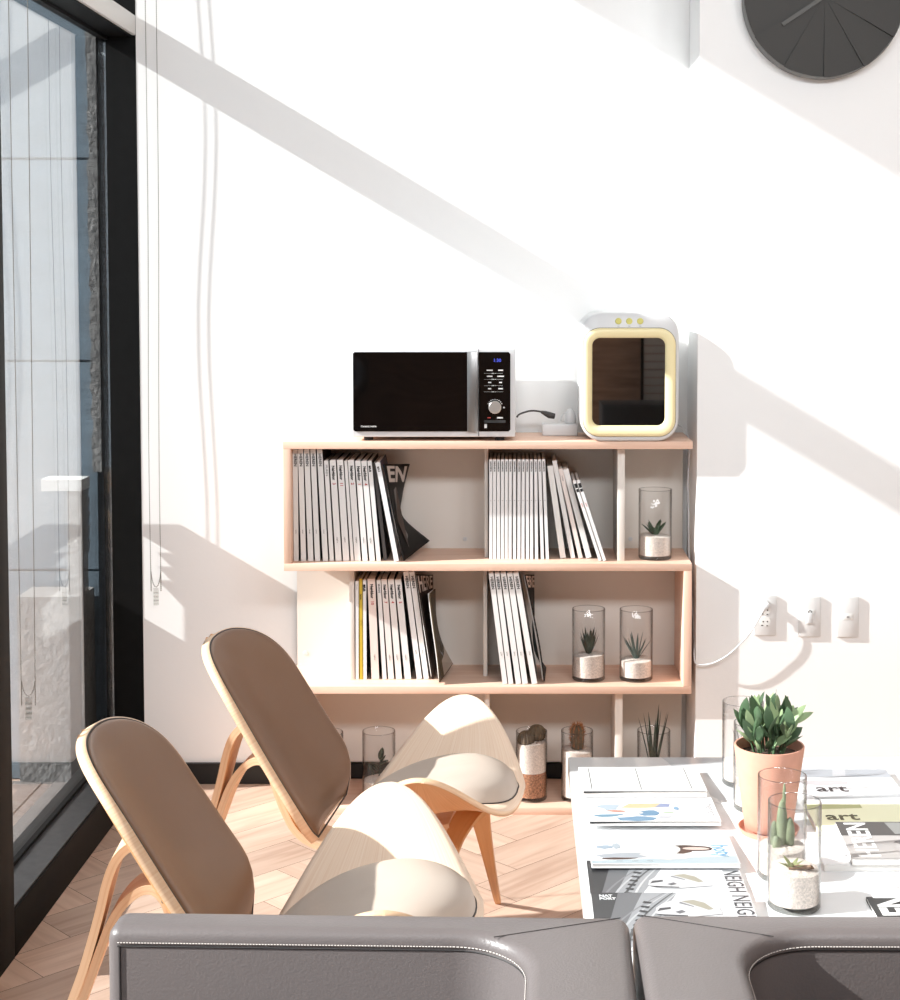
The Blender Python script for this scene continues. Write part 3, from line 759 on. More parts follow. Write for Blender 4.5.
# white cord of the sterilizer, over the shelf end, down the gap and across to the outlet
YO = YP-.007
cordp = [atY(676,424,4.62), atY(683,428,4.63), atY(688.5,438,4.63), atY(689.5,448,4.62), atY(688,480,4.60), atY(688.5,510,4.59), atY(689,550,4.58), atY(692.0,600,4.55), atY(694.5,640,4.52),
         Vector((XRr+.009,4.465,atY(691,655,4.465).z)), atY(697,664,4.458), atY(712,663.5,4.452), atY(728,655,4.450), atY(742,642,4.449), atY(752,630,4.448), atY(759,618,4.449), atY(763,611,4.454)]
wc = thing('white_cord', 'white cord hanging from the bookshelf end to the wall outlet', 'cord', cordp[0])
MB().tube([p-cordp[0] for p in smoothline(cordp, 8)], .0024, 8).build('cable', WHITE, wc)
pg0 = atY(765.5,605,YO-.004); pgm = atY(764,609,YO-.017)
MB().tube([Vector((pg0.x,YO-.0014,pg0.z))-cordp[0], Vector((pg0.x,YO-.011,pg0.z))-cordp[0], pgm-cordp[0], atY(762,613,4.454)-cordp[0]], [.0135,.0135,.007,.004], 14).build('plug', WHITE, wc)

PLATE = mat('switch_plate_plastic', (218,218,217), .4)
# ------------------------------------------------------------------ wall plates
def wplate(name, label, x0, x1, y0, y1):
    p0 = atY(x0, y1, YP-.01); p1 = atY(x1, y0, YP-.01)
    t = thing(name, label, 'outlet' if 'outlet' in name else 'switch', ((p0.x+p1.x)/2, YP, (p0.z+p1.z)/2))
    hw, hh = (p1.x-p0.x)/2, (p1.z-p0.z)/2
    bxo('cover_plate', (-hw,-.0065,-hh), (hw,-.0003,hh), PLATE, t, .002)
    return t, hw, hh
t, hw, hh = wplate('wall_outlet', 'white double wall outlet with a plug in it, nearest the bookshelf', 754.2, 776.8, 596, 636)
HOLE = mat('socket_dark', (60,58,56), .6)
SOCK = mat('socket_face', (226,226,224), .4)
for s_ in (.0165, -.017):
    o = MB().lathe([(.0155,0),(.0155,.001),(.0135,.0012),(0,.0012)], 24).build('socket', SOCK, t, smooth=40); o.rotation_euler = (PI/2,0,0); o.location = (0,-.0065,s_)
    mbh = MB()
    for dx in (-.006,.006): mbh.lathe([(.0022,0),(.0022,.0004),(0,.0004)], 10, (dx,0,0))
    mbh.box((-.012,-.0125,0),(-.006,-.0095,.0004)); mbh.box((.003,-.0135,0),(.008,-.011,.0004))
    h_ = mbh.build('socket_holes', HOLE, o, smooth=0); h_.location = (0,0,.0012)
t, hw, hh = wplate('wall_switch', 'white wall plate with narrow rocker switch, middle of the three', 798.8, 821.4, 597, 637.2)
bxo('switch_frame', (-.0125,-.0080,-.022), (.0125,-.0065,.021), SOCK, t, .001)
bxo('rocker', (-.0075,-.0110,-.018), (.0075,-.0080,.012), WHITE, t, .0015)
o = MB().lathe([(.0055,0),(.0055,.001),(.004,.001),(.004,0)], 20).build('pilot_ring', INK, t); o.rotation_euler = (PI/2,0,0); o.location = (0,-.0081,.0145)
t, hw, hh = wplate('data_outlet', 'white wall plate with one small data jack, farthest from the bookshelf', 837, 859.4, 597, 637.6)
bxo('jack_frame', (-.0135,-.0074,-.008), (.0135,-.0065,.0105), SOCK, t, .0006)
bxo('jack_opening', (-.004,-.0078,-.003), (.004,-.0074,.003), mat('jack_shadow', (150,148,146), .5), t)

# ------------------------------------------------------------------ wall clock, top right
cc = atY(824.5, -3.5, YP-.045); R_ = 79.5*4.44/F
ck = thing('wall_clock', 'round charcoal clock with pleated wedge face high on the projecting wall', 'clock', (cc.x, YP, cc.z))
mb = MB()
for k in range(12):
    a0 = PI/12*0 - PI/2 + k*PI/6; n = 8
    P0 = [(R_*math.cos(a0+PI/6*i/n), R_*math.sin(a0+PI/6*i/n)) for i in range(n+1)]
    # each wedge dips along one edge, so that the face steps like a pleat
    o_ = len(mb.v); mb.v.append((0,-.047,0))
    for i, p in enumerate(P0): mb.v.append((p[0], -.050+.007*i/n, p[1]))
    for i in range(n): mb.face((o_, o_+1+i, o_+2+i))
    o2 = len(mb.v)
    a1 = a0+PI/6
    mb.v += [(0,-.047,0), (R_*math.cos(a1),-.043,R_*math.sin(a1)), (R_*math.cos(a1),-.050,R_*math.sin(a1)), (0,-.0472,0)]
    mb.face((o2,o2+1,o2+2,o2+3))
CLK = mat('charcoal_face', (46,44,41), .6)
mb.build('clock_face', CLK, ck, smooth=0)
rm = MB(); rm.lathe([(R_,.001),(R_+.001,.002),(R_+.001,.046),(R_-.001,.049),(R_-.003,.046)], 96)
o = rm.build('rim', mat('rim_grey', (112,112,110), .5), ck, smooth=40); o.rotation_euler = (PI/2,0,0)
bk = MB(); bk.lathe([(0,.001),(R_-.001,.001),(R_-.001,.040),(0,.040)], 64)
o = bk.build('backing', CLK, ck, smooth=40); o.rotation_euler = (PI/2,0,0)
hx, hz = atY(783,24,YP-.06).x-cc.x, atY(783,24,YP-.06).z-cc.z
def hand(nm, x, z, w_, yy):
    d = Vector((x,0,z)); l_ = d.length; d.normalize(); n_ = Vector((-d.z,0,d.x))
    MB().prism([(0,-w_),(l_,-w_),(l_,w_),(0,w_)], lambda p: d*p[0]+n_*p[1]+Vector((0,yy,0)), lambda p: d*p[0]+n_*p[1]+Vector((0,yy-.002,0))).build(nm, mat('hand_grey', (66,64,60), .5), ck, smooth=0)
hand('minute_hand', hx, hz, .0056, -.053); hand('hour_hand', .05, .10, .0056, -.0565)

# ------------------------------------------------------------------ roller blind bead chains
CH = mat('bead_chain_steel', (112,106,98), .45, metal=.2)
CHP = mat('clear_tab_plastic', (226,226,224), .3)
def chain(label, xl_top, xr_top, xl_b, xr_b, ybot, Y, wob=0):
    pL0 = atY(xl_top, 5, Y); pR0 = atY(xr_top, 5, Y); pLb = atY(xl_b, ybot-22, Y); pRb = atY(xr_b, ybot-22, Y); pb = atY((xl_b+xr_b)/2+.5, ybot, Y)
    top = 3.19
    def ext(p, q):   # run on up to the blind roller
        k = (top-q.z)/(p.z-q.z); return q + (p-q)*k
    hw_ = (pRb.x-pLb.x)/2; cm = (pLb+pRb)/2
    arc = [Vector((cm.x-hw_*math.cos(PI*k/10), cm.y, cm.z-(cm.z-pb.z)*math.sin(PI*k/10))) for k in range(11)]
    pts = smoothline([ext(pL0,pLb), pL0.lerp(pLb,.4)]+arc+[pR0.lerp(pRb,.4), ext(pR0,pRb)], 24)
    for p in pts: p.y += wob*math.sin(p.z*5.2)*.4; p.x += wob*.3*math.sin(p.z*4.1)
    r = thing('blind_chain', label, 'blind chain', (pb.x, Y, pb.z), 0, 'bead chains of the window blinds')
    # resample to beads
    mb = MB(); acc = 0; step = .0062; last = pts[0]; tot = 0
    nxt = 0; beads = []
    for p, q in zip(pts, pts[1:]):
        l_ = (q-p).length
        while nxt <= tot+l_:
            beads.append(p.lerp(q, (nxt-tot)/l_ if l_ else 0)); nxt += step
        tot += l_
    for b in beads:
        c = b-r.location; rr = .0021
        o_ = len(mb.v); mb.v += [tuple(c+Vector(d)*rr) for d in ((0,0,1),(1,0,0),(0,-1,0),(-1,0,0),(0,1,0),(0,0,-1))]
        for f_ in ((0,1,2),(0,2,3),(0,3,4),(0,4,1),(5,2,1),(5,3,2),(5,4,3),(5,1,4)): mb.face([o_+i for i in f_])
    mb.build('beads', CH, r, smooth=180)
    MB().tube([p-r.location for p in pts[::3]], .0006, 4).build('cord', CH, r)
    tb = MB(); tb.box((-.0075,-.0015,-.052),(.0075,.0015,-.003)); 
    for k in range(4): tb.box((-.0075,-.0022,-.056+.012*k),(.0075,.0022,-.052+.012*k))
    tb.build('pull_tab', thin_glass('clear_tab', .04, (.9,.9,.89), (.7,.7,.7)), r, smooth=0)
    return r
chain('bead chain hanging in front of the glass near the leftmost mullion', 8.5, 27.5, 21, 35, 696, 3.62)
chain('bead chain hanging against the white wall beside the black column', 145.5, 156.5, 150.5, 160.5, 587, YW-.03, .006)

# ------------------------------------------------------------------ shell chairs
def smooth01(x): x = max(0,min(1,x)); return x*x*(3-2*x)
SW = .327
def seat_pt(s, t, off=0.0):
    """s lateral -1..1, t chord -1(rear)..1(front)"""
    a = abs(s)
    y = SW*math.copysign(a**.96, s)
    c = .21*(max(0,1-a**1.4))**.5
    x = c*t - .029*(1-a)
    z = .382 + .152*(a**2.3) + .066*t*(1-a) - .0423*(max(0,t)**3)*(1-a*a) - .012*(max(0,-t)**2)*(1-a)
    return Vector((x,y,z))
def seat_n(s, t):
    e = 1e-3
    S0 = min(.998,max(-.998,s)); 
    du = seat_pt(min(.999,S0+e),t)-seat_pt(max(-.999,S0-e),t); dv = seat_pt(S0,min(1,t+e))-seat_pt(S0,max(-1,t-e))
    n = dv.cross(du)
    if n.length < 1e-12: return Vector((0,0,1))
    n.normalize(); return n if n.z > 0 else -n
REC = .508
BL = .488
def back_pt(s, q, fwd=0, inset=1.0):
    """s -1..1 lateral, q 0..1 up the slope; rounded shield outline, hollow across"""
    hw = .2432 - .0187*q**1.1
    if q > .6: k = (q-.6)/.4; hw *= max(0,1-k**2.6)**(1/2.2)
    if q < .24: k = (.24-q)/.24; hw *= max(0,1-.60*k**2.4)**(1/1.8)
    hw *= inset; y = hw*s; l_ = BL*(.5+(q-.5)*(1-(1-inset)*.6))
    curve = .06*(y/.25)**2
    x = -.2991 - math.sin(REC)*l_ + (curve+fwd)*math.cos(REC) + .018*(1-q)**3
    z = .3202 + math.cos(REC)*l_ + (curve+fwd)*math.sin(REC)
    return Vector((x,y,z))
def shell_mesh(fn, nu, nv, thick, m, name, parent, smooth=40):
    mb = MB(); mb.grid(fn, nu, nv)
    o = mb.build(name, m, parent, smooth=smooth, solid=thick)
    # pale oak on the sitting face, same oak with painted orange bounce underneath
    o.modifiers['thick'].material_offset = 1; o.modifiers['thick'].material_offset_rim = 2
    return o
def ribbon(pts, hw, th):
    """bent strip: pts (x,z) side profile, hw list half widths in y, th thickness"""
    P = [Vector((x,0,z)) for x,z in pts]; mb = MB(); n = len(P)
    o = len(mb.v); L_ = 0
    for i, p in enumerate(P):
        a = P[max(i-1,0)]; b = P[min(i+1,n-1)]; t = (b-a).normalized(); nr = Vector((-t.z,0,t.x))
        h = hw[i] if isinstance(hw,(list,tuple)) else hw
        for (sy, sn) in ((-1,-1),(1,-1),(1,1),(-1,1)):
            mb.v.append(tuple(p+nr*th*.5*sn+Vector((0,h*sy,0))))
    for i in range(n-1):
        l1 = (P[i+1]-P[i]).length
        for k in range(4):
            a = o+i*4+k; b = o+i*4+(k+1)%4
            mb.face((a,b,b+4,a+4), [(L_,.03*k),(L_,.03*k+.03),(L_+l1,.03*k+.03),(L_+l1,.03*k)])
        L_ += l1
    mb.face((o,o+1,o+2,o+3)); mb.face((o+(n-1)*4,o+(n-1)*4+1,o+(n-1)*4+2,o+(n-1)*4+3))
    return mb
def make_chair(label, loc, rz):
    t = thing('shell_chair', label, 'chair', loc, rz, 'moulded plywood shell chairs')
    def sg(u, v): return seat_pt(-.9995+1.999*u, -1+2*v)
    shell_mesh(lambda u, v: sg(.5+.5*math.sin(PI*(u-.5)), v), 64, 20, .012, [OAK, OAK_BOUNCE, PLY], 'seat_shell', t, 50)
    # seat cushion: domed pad following the shell
    def pad(u, v):
        a = 2*PI*u; rr = v
        s = .50*rr*math.cos(a); tt = .93*rr*math.sin(a)
        # superellipse-ish outline
        k = 1/max(1e-6,(abs(math.cos(a))**2.4+abs(math.sin(a))**2.4)**(1/2.4)); s *= k; tt *= k
        tt = max(-1,min(1,tt)); 
        h = .006 + .058*max(0,1-rr**4)**.6
        return seat_pt(s, tt) + seat_n(s, tt)*h
    mb = MB(); mb.grid(pad, 64, 14, 0, True)
    def under(u, v):
        p = pad(u, 1.0); return p if v == 0 else p
    mb.build('seat_cushion', TAUPE_LIT, t, smooth=70)
    def rimline(v, h): 
        out = []
        for i in range(64):
            a = 2*PI*i/64; s = .50*v*math.cos(a); tt = .93*v*math.sin(a)
            k = 1/((abs(math.cos(a))**2.4+abs(math.sin(a))**2.4)**(1/2.4)); s *= k; tt = max(-1,min(1,tt*k))
            out.append(seat_pt(s,tt)+seat_n(s,tt)*h)
        return out
    MB().tube(rimline(1.0,.006), .0022, 6, closed=True).build('seat_piping', PIPE, t)
    # back
    shell_mesh(lambda u, v: back_pt(-1+2*u, 1-(1-v)**2), 26, 40, .019, [OAK_BOUNCE, OAK, PLY], 'back_shell', t, 50)
    def bpad(u, v):
        s = math.sin(PI*(u-.5)); q_ = 1-(1-v)**2; e = (1-s**4) * (1-max(0,(q_-.35)/.65)**2.5) * (1-max(0,(.2-q_)/.2)**4)
        q = 1-(1-v)**2
        return back_pt(s, q, .0098+.026*max(0,e)**.5, .965)
    MB().grid(bpad, 30, 34).build('back_cushion', TAUPE_SHADE, t, smooth=70)
    rim = [back_pt(-1, 1-(1-i/40)**2, .0100, .97) for i in range(41)] + [back_pt(1, 1-(i/40)**2, .0100, .97) for i in range(1,41)]
    MB().tube(rim, .0022, 6, closed=True).build('back_piping', PIPE, t)
    # rear leg: two laminated strips that part into arches
    A = [(-.635,.0),(-.583,.2),(-.540,.32),(-.510,.42),(-.493,.485),(-.475,.528),(-.448,.553),(-.420,.548),(-.401,.515),(-.386,.472),(-.371,.440)]
    A = [(p.x,p.z) for p in smoothline([Vector((x,0,z)) for x,z in A], 4)]
    nA = len(A)
    ribbon(A, [.026+.030*smooth01(i/nA*1.6) for i in range(nA)], .016).build('rear_leg', PLY, t, smooth=40)
    Bp = [(-.617,.0),(-.565,.2),(-.5225,.32),(-.494,.395),(-.467,.440),(-.437,.466),(-.411,.470),(-.391,.452),(-.378,.418),(-.358,.365),(-.330,.315),(-.285,.286),(-.22,.281),(-.10,.312),(.02,.340)]
    Bp = [(p.x,p.z) for p in smoothline([Vector((x,0,z)) for x,z in Bp], 4)]
    nB = len(Bp)
    ribbon(Bp, [.026+.030*smooth01(i/nB*1.6) for i in range(nB)], .016).build('rear_support', PLY, t, smooth=40)
    # front legs: tapered planks sweeping out from under the seat
    for sgn in (-1, 1):
        mb = MB()
        prof = [(.0,.362),(.03,.355),(.055,.335),(.085,.300),(.15,.225),(.24,.125),(.36,.0)]
        prof = [(p.x,p.z) for p in smoothline([Vector((a_,0,b_)) for a_, b_ in prof], 4)]
        n = len(prof); o = 0
        for i, (yy, zz) in enumerate(prof):
            a_ = Vector((0,prof[max(i-1,0)][0],prof[max(i-1,0)][1])); b_ = Vector((0,prof[min(i+1,n-1)][0],prof[min(i+1,n-1)][1])); tt = (b_-a_).normalized(); nr = Vector((0,-tt.z,tt.y))
            f_ = i/(n-1); wd = .033*(1-f_)+.0065*f_; xc = .070+(.010 if sgn > 0 else -.085)*f_
            for sx, sn in ((-1,-1),(1,-1),(1,1),(-1,1)):
                q = Vector((xc+wd*sx, yy, zz))+nr*.0065*sn
                mb.v.append((q.x, q.y*(1 if sgn > 0 else -.92), max(0,q.z)))
        for i in range(n-1):
            for k in range(4):
                a_ = i*4+k; b_ = i*4+(k+1)%4
                mb.face((a_,b_,b_+4,a_+4), [(i*.02,.03*k),(i*.02,.03*k+.03),(i*.02+.02,.03*k+.03),(i*.02+.02,.03*k)])
        mb.face((0,1,2,3)); mb.face(tuple((n-1)*4+k for k in range(4)))
        mb.build('front_leg', OAK_BOUNCE, t, smooth=40)
    for yy in (-.2,.2):
        p = back_pt(yy/.22*.9, .55)
    sc = MB(); p = back_pt(-.93, .42)+Vector((-.010,.012,-.006)); sc.ball(tuple(p), .005, 8, 6)
    sc.build('screw', SCREW, t)
    return t
make_chair('plywood shell chair with brown back and paler seat cushion, nearer the bookshelf', (-.165,3.4565,0), -.1076)
make_chair('plywood shell chair with brown back and paler seat cushion, behind the grey sofa', (-.243,2.788,0), .0615)

# ------------------------------------------------------------------ marble coffee table
ZTB = .40
TL = atZ(568, 757, ZTB)
tb = thing('coffee_table', 'white marble coffee table covered with magazines and glass terrariums', 'table', (.85,3.0,0))
TX0, TX1, TY0, TY1 = TL.x, 1.65, 2.25, TL.y
def tbx(nm, a, b, m, bev=.003): return bxo(nm, (a[0]-.85,a[1]-3,a[2]), (b[0]-.85,b[1]-3,b[2]), m, tb, bev)
tbx('table_top', (TX0,TY0,ZTB-.04), (TX1,TY1,ZTB), MARBLE)
for (x, y) in ((TX0+.06,TY0+.06),(TX1-.12,TY0+.06),(TX0+.06,TY1-.12),(TX1-.12,TY1-.12)):
    tbx('leg', (x,y,0), (x+.06,y+.06,ZTB-.04), mat('white_lacquer', (236,236,236), .3))

# flat magazines
LIME = (252,253,214)
def flat_mag(label, group, corner, ux, w, h, t, z, tilt=0, cover=(238,238,238), spinec=None, rz=0, pages=True, far_up=False):
    """lies flat: local x = the long edge (to the right), local y = away; origin at near-left lower corner"""
    r = thing('magazine', label, 'magazine', (corner[0],corner[1],z), rz, group)
    r.rotation_euler = (tilt,0,rz)
    c = .0006
    MB().box((.001,.001,c), (w-.001,h-.001,t-c)).build('pages', PAPER, r, smooth=0)
    cv = MB(); cv.box((0,0,0),(w,h,c)); cv.box((0,0,t-c),(w,h,t)); cv.box((0,h-.001,c),(w,h,t-c))
    cv.build('cover', colmat(tone(cover, 1 if min(cover) > 237 or max(cover) < 60 or cover == LIME else .75), .35), r, smooth=0)
    return r
def tone(rgb, k=.6):
    return tuple(int(255*(1.055*(v*k)**(1/2.4)-.055)+.5) if v*k > .0031 else int(255*12.92*v*k) for v in lin(rgb))
def art(r, t, items, name='cover_picture'):
    mb = MB(); ms = []
    for k, (pts, rgb) in enumerate(items):
        m = colmat(tone(rgb), .4)
        if m not in ms: ms.append(m)
        mb.quad([(x,y,t+.0002+.00006*k) for x,y in pts], None, ms.index(m))
    return mb.build(name, ms, r, smooth=0)
def blob(cx, cy, rx, ry, n=18, rot=0, seed=None, rough=0):
    rnd = random.Random(seed); P = []
    for i in range(n):
        a = 2*PI*i/n; k = 1+rough*(rnd.random()-.5)
        x, y = rx*math.cos(a)*k, ry*math.sin(a)*k
        P.append((cx+x*math.cos(rot)-y*math.sin(rot), cy+x*math.sin(rot)+y*math.cos(rot)))
    return P
def ftext(r, body, x, y, size, m, t, rz=0, bold=.0, sx=1.0, nm='cover_title', align='LEFT'):
    return text_mesh(nm, body, size, m, r, Matrix.Translation((x,y,t+.0006)) @ Matrix.Rotation(rz,4,'Z'), bold, align, .0002, sx)
GF = 'magazines fanned out at the table left end'
T1 = .011
# D lies flat, C, B, A shingle away from it, E lies over its near half
P = atZ(592, 912, ZTB); D0 = atZ(590, 867, ZTB)
wD = .300; 
def cornerof(xpx, ypx, z): return atZ(xpx, ypx, z)
BLU = mat('pale_blue_ink', (110,156,190), .5); DG = mat('dark_grey_ink', (70,70,74), .5)
pD = cornerof(592, 912, ZTB)
hD = D0.y-pD.y+.015
rD = flat_mag('grey magazine with white car on cover, lying under its twin on the table', GF, (pD.x, pD.y), 1, .297, hD, .007, ZTB+.0004, 0, (232,233,235))
def car_cover(r, w, h, t, top=.006):
    def band(x0, x1, y1, wa, wb, rgb, bow=.03, n=8):
        L_, R2 = [], []
        for i in range(n+1):
            v = i/n; x = x0+(x1-x0)*v**1.7; wd = wa+(wb-wa)*v
            L_.append((x, y1*v)); R2.append((x+wd, y1*v))
        return (L_+R2[::-1], rgb)
    it = [([(0,0),(.075,0),(.16,h),(0,h)], (178,180,184)), ([(0,0),(.03,0),(.095,h),(0,h)], (120,121,124)), ([(0,0),(.010,0),(.05,h),(0,h)], (58,58,60))]
    it += [band(.012+.02*k, .135+.008*k, h, .006, .003, c) for k, c in enumerate(((150,151,154),(214,215,218),(96,97,100),(226,227,230)))]
    it += [([(.052+.045*(j/9), h*(.12+.085*j)), (.066+.045*(j/9), h*(.10+.085*j)), (.070+.045*(j/9), h*(.13+.085*j)), (.056+.045*(j/9), h*(.15+.085*j))], (70,70,73)) for j in range(9)]
    cx0, cy0 = .112, top-.002; cy0 = h-cy0-.082
    C = lambda pts: [(cx0+a, cy0+b) for a, b in pts]
    it += [(C([(0,.004),(.004,.026),(.018,.044),(.046,.062),(.074,.066),(.100,.056),(.118,.030),(.122,.0),(.06,-.012),(.018,-.010)]), (240,240,242)),
           (C([(.052,.052),(.074,.058),(.094,.046),(.108,.020),(.098,.016),(.076,.034)]), (186,182,164)), (C([(.050,.050),(.074,.031),(.072,.028),(.046,.044)]), (150,150,154)),
           (C([(.004,.010),(.010,.024),(.030,.028),(.030,.020),(.012,.014)]), (84,84,88)), (C([(.036,.008),(.050,.016),(.056,.008),(.044,.001)]), (120,120,124)), (C([(.0,.0),(.016,-.008),(.058,-.010),(.058,-.006),(.016,-.002)]), (64,64,68))]
    art(r, t, it)
    ftext(r, 'NEIGHBOR', w-.020, h-top, .046, DG, t, -PI/2, .0, .80)
    ftext(r, 'NAT\nPORT', .014, h-.020, .012, WHITE, t, 0, .04, 1.0, 'cover_note')
    ftext(r, '--- ---', .205, h*.5, .008, RINK, t, -PI/2, 0, 1, 'cover_note')
car_cover(rD, .297, hD, .007, .051)
pE = cornerof(595, 936, ZTB); hE = .215
rE = flat_mag('grey magazine with white car on cover, overlapping its twin beside the sofa', GF, (pE.x, cornerof(595,896.5,ZTB+.012).y-hE), 1, .294, hE, .007, ZTB+.0032, math.radians(2.4), (236,236,238))
car_cover(rE, .294, hE, .007, .010)
yC = D0.y+.0
hM = .205
rC = flat_mag('pale magazine with dark haired woman on cover, third from the table far edge', GF, (cornerof(592,866,ZTB+.02).x, cornerof(592,866,ZTB+.016).y), 1, .291, hM, .008, ZTB+.0118, math.radians(-2.9), (238,240,242))
h_ = hM*.72
art(rC, .008, [([(0,.004),(.29,.004),(.29,.05),(.0,.02)], (206,224,232)), (blob(.07,.05,.06,.02,16,.1,1,.3), (196,204,212)), (blob(.055,.033,.035,.006,14,.05,2,.3), (96,72,62)),
               (blob(.15,.06,.05,.035,18,-.2,3,.2), (244,242,240)), (blob(.205,.098,.046,.018,20,-.06,4,.2), (84,62,54)), (blob(.186,.078,.022,.014,14,.3,5,.3), (104,78,66)), (blob(.214,.094,.027,.0095,16,-.05), (243,222,212)), (blob(.165,.085,.016,.030,14,-.2,6,.2), (245,243,241)),
               (blob(.03,.105,.016,.012,12,0,6,.5), (186,204,220)), (blob(.055,.11,.009,.02,10,0,7,.5), (204,216,226))])
ftext(rC, 'hoty', .262, .118, .050, BLU, .008, -PI/2+.06, .01, .8)
for k in range(3): ftext(rC, '----', .05+.03*k, .018, .009, GINK, .008, 0, 0, 1, 'cover_note')
pB = cornerof(588, 822.5, ZTB+.018)
rB = flat_mag('white magazine with blue watercolour patches, second from the table far edge', GF, (pB.x, pB.y), 1, .281, .215, .009, ZTB+.0115, math.radians(-2.4), (240,240,240))
art(rB, .009, [([(.075,.094),(.095,.125),(.165,.128),(.17,.10),(.12,.092)], (240,220,176)), ([(.15,.1),(.165,.128),(.185,.122),(.18,.1)], (164,176,214)), (blob(.05,.10,.024,.022,14,0,1,.5), (206,222,236)),
               (blob(.045,.04,.03,.010,12,.15,2,.4), (136,178,204)), (blob(.105,.018,.046,.016,16,0,3,.4), (140,176,208)), (blob(.135,.058,.024,.022,12,0,4,.4), (130,170,204)), (blob(.065,.07,.02,.006,10,0,5,.4), (232,160,140)),
               (blob(.105,.058,.016,.010,10,0,6,.2), (240,242,242)), (blob(.175,.06,.014,.006,10,0,7,.3), (206,226,200)), (blob(.165,.03,.016,.010,10,0,8,.4), (226,230,236)), (blob(.195,.09,.006,.014,10,0,9,.3), (150,190,222))])
ftext(rB, 'heren', .268, .125, .028, mat('faint_grey_ink', (160,160,164), .5), .009, -PI/2, 0, 1.4)
pA = cornerof(582, 794, ZTB+.022)
rA = flat_mag('plain white magazine with thin black lines, nearest the table far edge', GF, (pA.x, pA.y), 1, .278, .21, .013, ZTB+.0156, math.radians(-3.6), (242,242,242))
for x_ in (.022,.132,.245): art(rA, .013, [([(x_,.01),(x_+.002,.01),(x_+.002,.20),(x_,.20)], (80,80,82))], 'cover_line')
for k in range(7): ftext(rA, '-----', .055+.009*k, .13, .006, MATS['faint_grey_ink'], .013, -PI/2, 0, 1.2, 'cover_note')

DK = mat('dark_inner_cover', (52,52,54), .6)  # dark wedge paints the shade in the gap under the lifted front cover
for r_, w_, t_ in ((rA,.278,.013),(rB,.281,.009)):
    q = MB(); q.prism([(.004,t_-.0006),(.004,t_-.0052),(w_*.45,t_-.0024),(w_-.004,t_-.0016),(w_-.004,t_-.0006)], lambda p: (p[0],-.0004,p[1]), lambda p: (p[0],.0012,p[1]))
    q.build('cover_inside', DK, r_, smooth=0)
# the pile at the right
GR = 'magazines piled at the table right end'
LIME = (252,253,214)
p1 = cornerof(806, 800, ZTB+.012)
m1 = flat_mag('white and grey art magazine at the far right of the table', GR, (p1.x, p1.y-.09), 1, .225, .30, .014, ZTB+.0004, 0, (238,238,240))
art(m1, .014, [([(.0,.24),(.225,.235),(.225,.298),(.002,.298)], (206,210,218)), ([(.09,.245),(.1,.298),(.13,.298),(.12,.245)], (232,234,238)), (blob(.06,.20,.06,.018,16,0,1,.2), (226,218,222)), ([(.02,.085),(.22,.10),(.22,.125),(.02,.10)], (220,222,226))])
ftext(m1, 'art', .034, .158, .062, mat('plum_ink', (58,44,46), .5), .014, 0, .014, 1.0)
p2 = cornerof(820, 829, ZTB+.03)
m2 = flat_mag('lime yellow art magazine on top of the white and grey one', GR, (p2.x-.004, p2.y), 1, .225, .145+.01, .014, ZTB+.0150, 0, LIME)
ftext(m2, 'art', .030, .075, .060, mat('olive_ink', (84,78,40), .5), .014, 0, .014, 1.0)
art(m2, .014, [([(.0,.12),(.12,.13),(.12,.152),(.0,.152)], (232,236,160))])
p3 = cornerof(824, 866, ZTB+.012)
m3 = flat_mag('plain white thick magazine under the grey portrait cover', GR, (p3.x, p3.y), 1, .30, .22, .014, ZTB+.0004, 0, (240,240,241))
p4 = cornerof(852, 857, ZTB+.032); p4b = cornerof(834, 819, ZTB+.050)
m4 = flat_mag('grey magazine with sideways white capitals on the thick white one', GR, (p4.x, p4.y), 1, .31, p4b.y-p4.y, .014, ZTB+.0152, math.atan2(.0152, p2.y-p4.y), (196,190,188))
hh4 = p4b.y-p4.y
art(m4, .014, [([(0,hh4*.62),(.31,hh4*.62),(.31,hh4),(0,hh4)], (92,88,86)), ([(.11,hh4*.66),(.2,hh4*.66),(.2,hh4*.98),(.10,hh4*.98)], (168,168,166)), (blob(.15,hh4*.40,.05,.016,14,-.1,1,.2), (132,124,124)), ([(0,0),(.3,0),(.3,.03),(0,.04)], (220,214,210))])
ftext(m4, 'HEREN', .040, .006, .062, PURE, .014, PI/2, .015, .80)
p5 = cornerof(874, 922.5, ZTB+.008); p5b = cornerof(860.5, 896.5, ZTB+.008)
m5 = flat_mag('black magazine with huge white capitals at the table edge by the sofa', GR, (p5.x+.012, p5.y-.10), 1, .31, p5b.y-p5.y+.10, .007, ZTB+.0004, 0, (28,27,27))
ftext(m5, 'HEREN', .052, -.012, .098, PURE, .007, PI/2, .03, .78)

# glass cylinders on the table
GT = 'glass cylinder terrariums on the marble table'
def table_vase(label, xc, ytop, ybase, wpx, sand_f, plant):
    p = atZ(xc, ybase, ZTB); d = p.y*CT+(H-ZTB)*ST
    r = wpx/2/F*d
    h = (ybase-ytop)/F*d*1.035
    return vase(label, GT, p.x, p.y, ZTB+.0005, r, h, h*sand_f, plant)
table_vase('tallest looking glass cylinder, farthest back at left of the potted plant', 742.5, 703, 783, 41, .26, rosette(6,.09,.006,.3,LEAFD,.1,31))
table_vase('glass cylinder close behind the terracotta pot', 755.5, 724, 808, 44.5, .27, rosette(7,.13,.007,.35,LEAFD,.12,33))
table_vase('glass cylinder with slim green cactus in front of the terracotta pot', 781.5, 777, 876, 48.5, .30, cactus_sprout)
table_vase('glass cylinder with tiny sprout on white sand, nearest the sofa', 793.8, 803, 906, 53, .36, airplant)

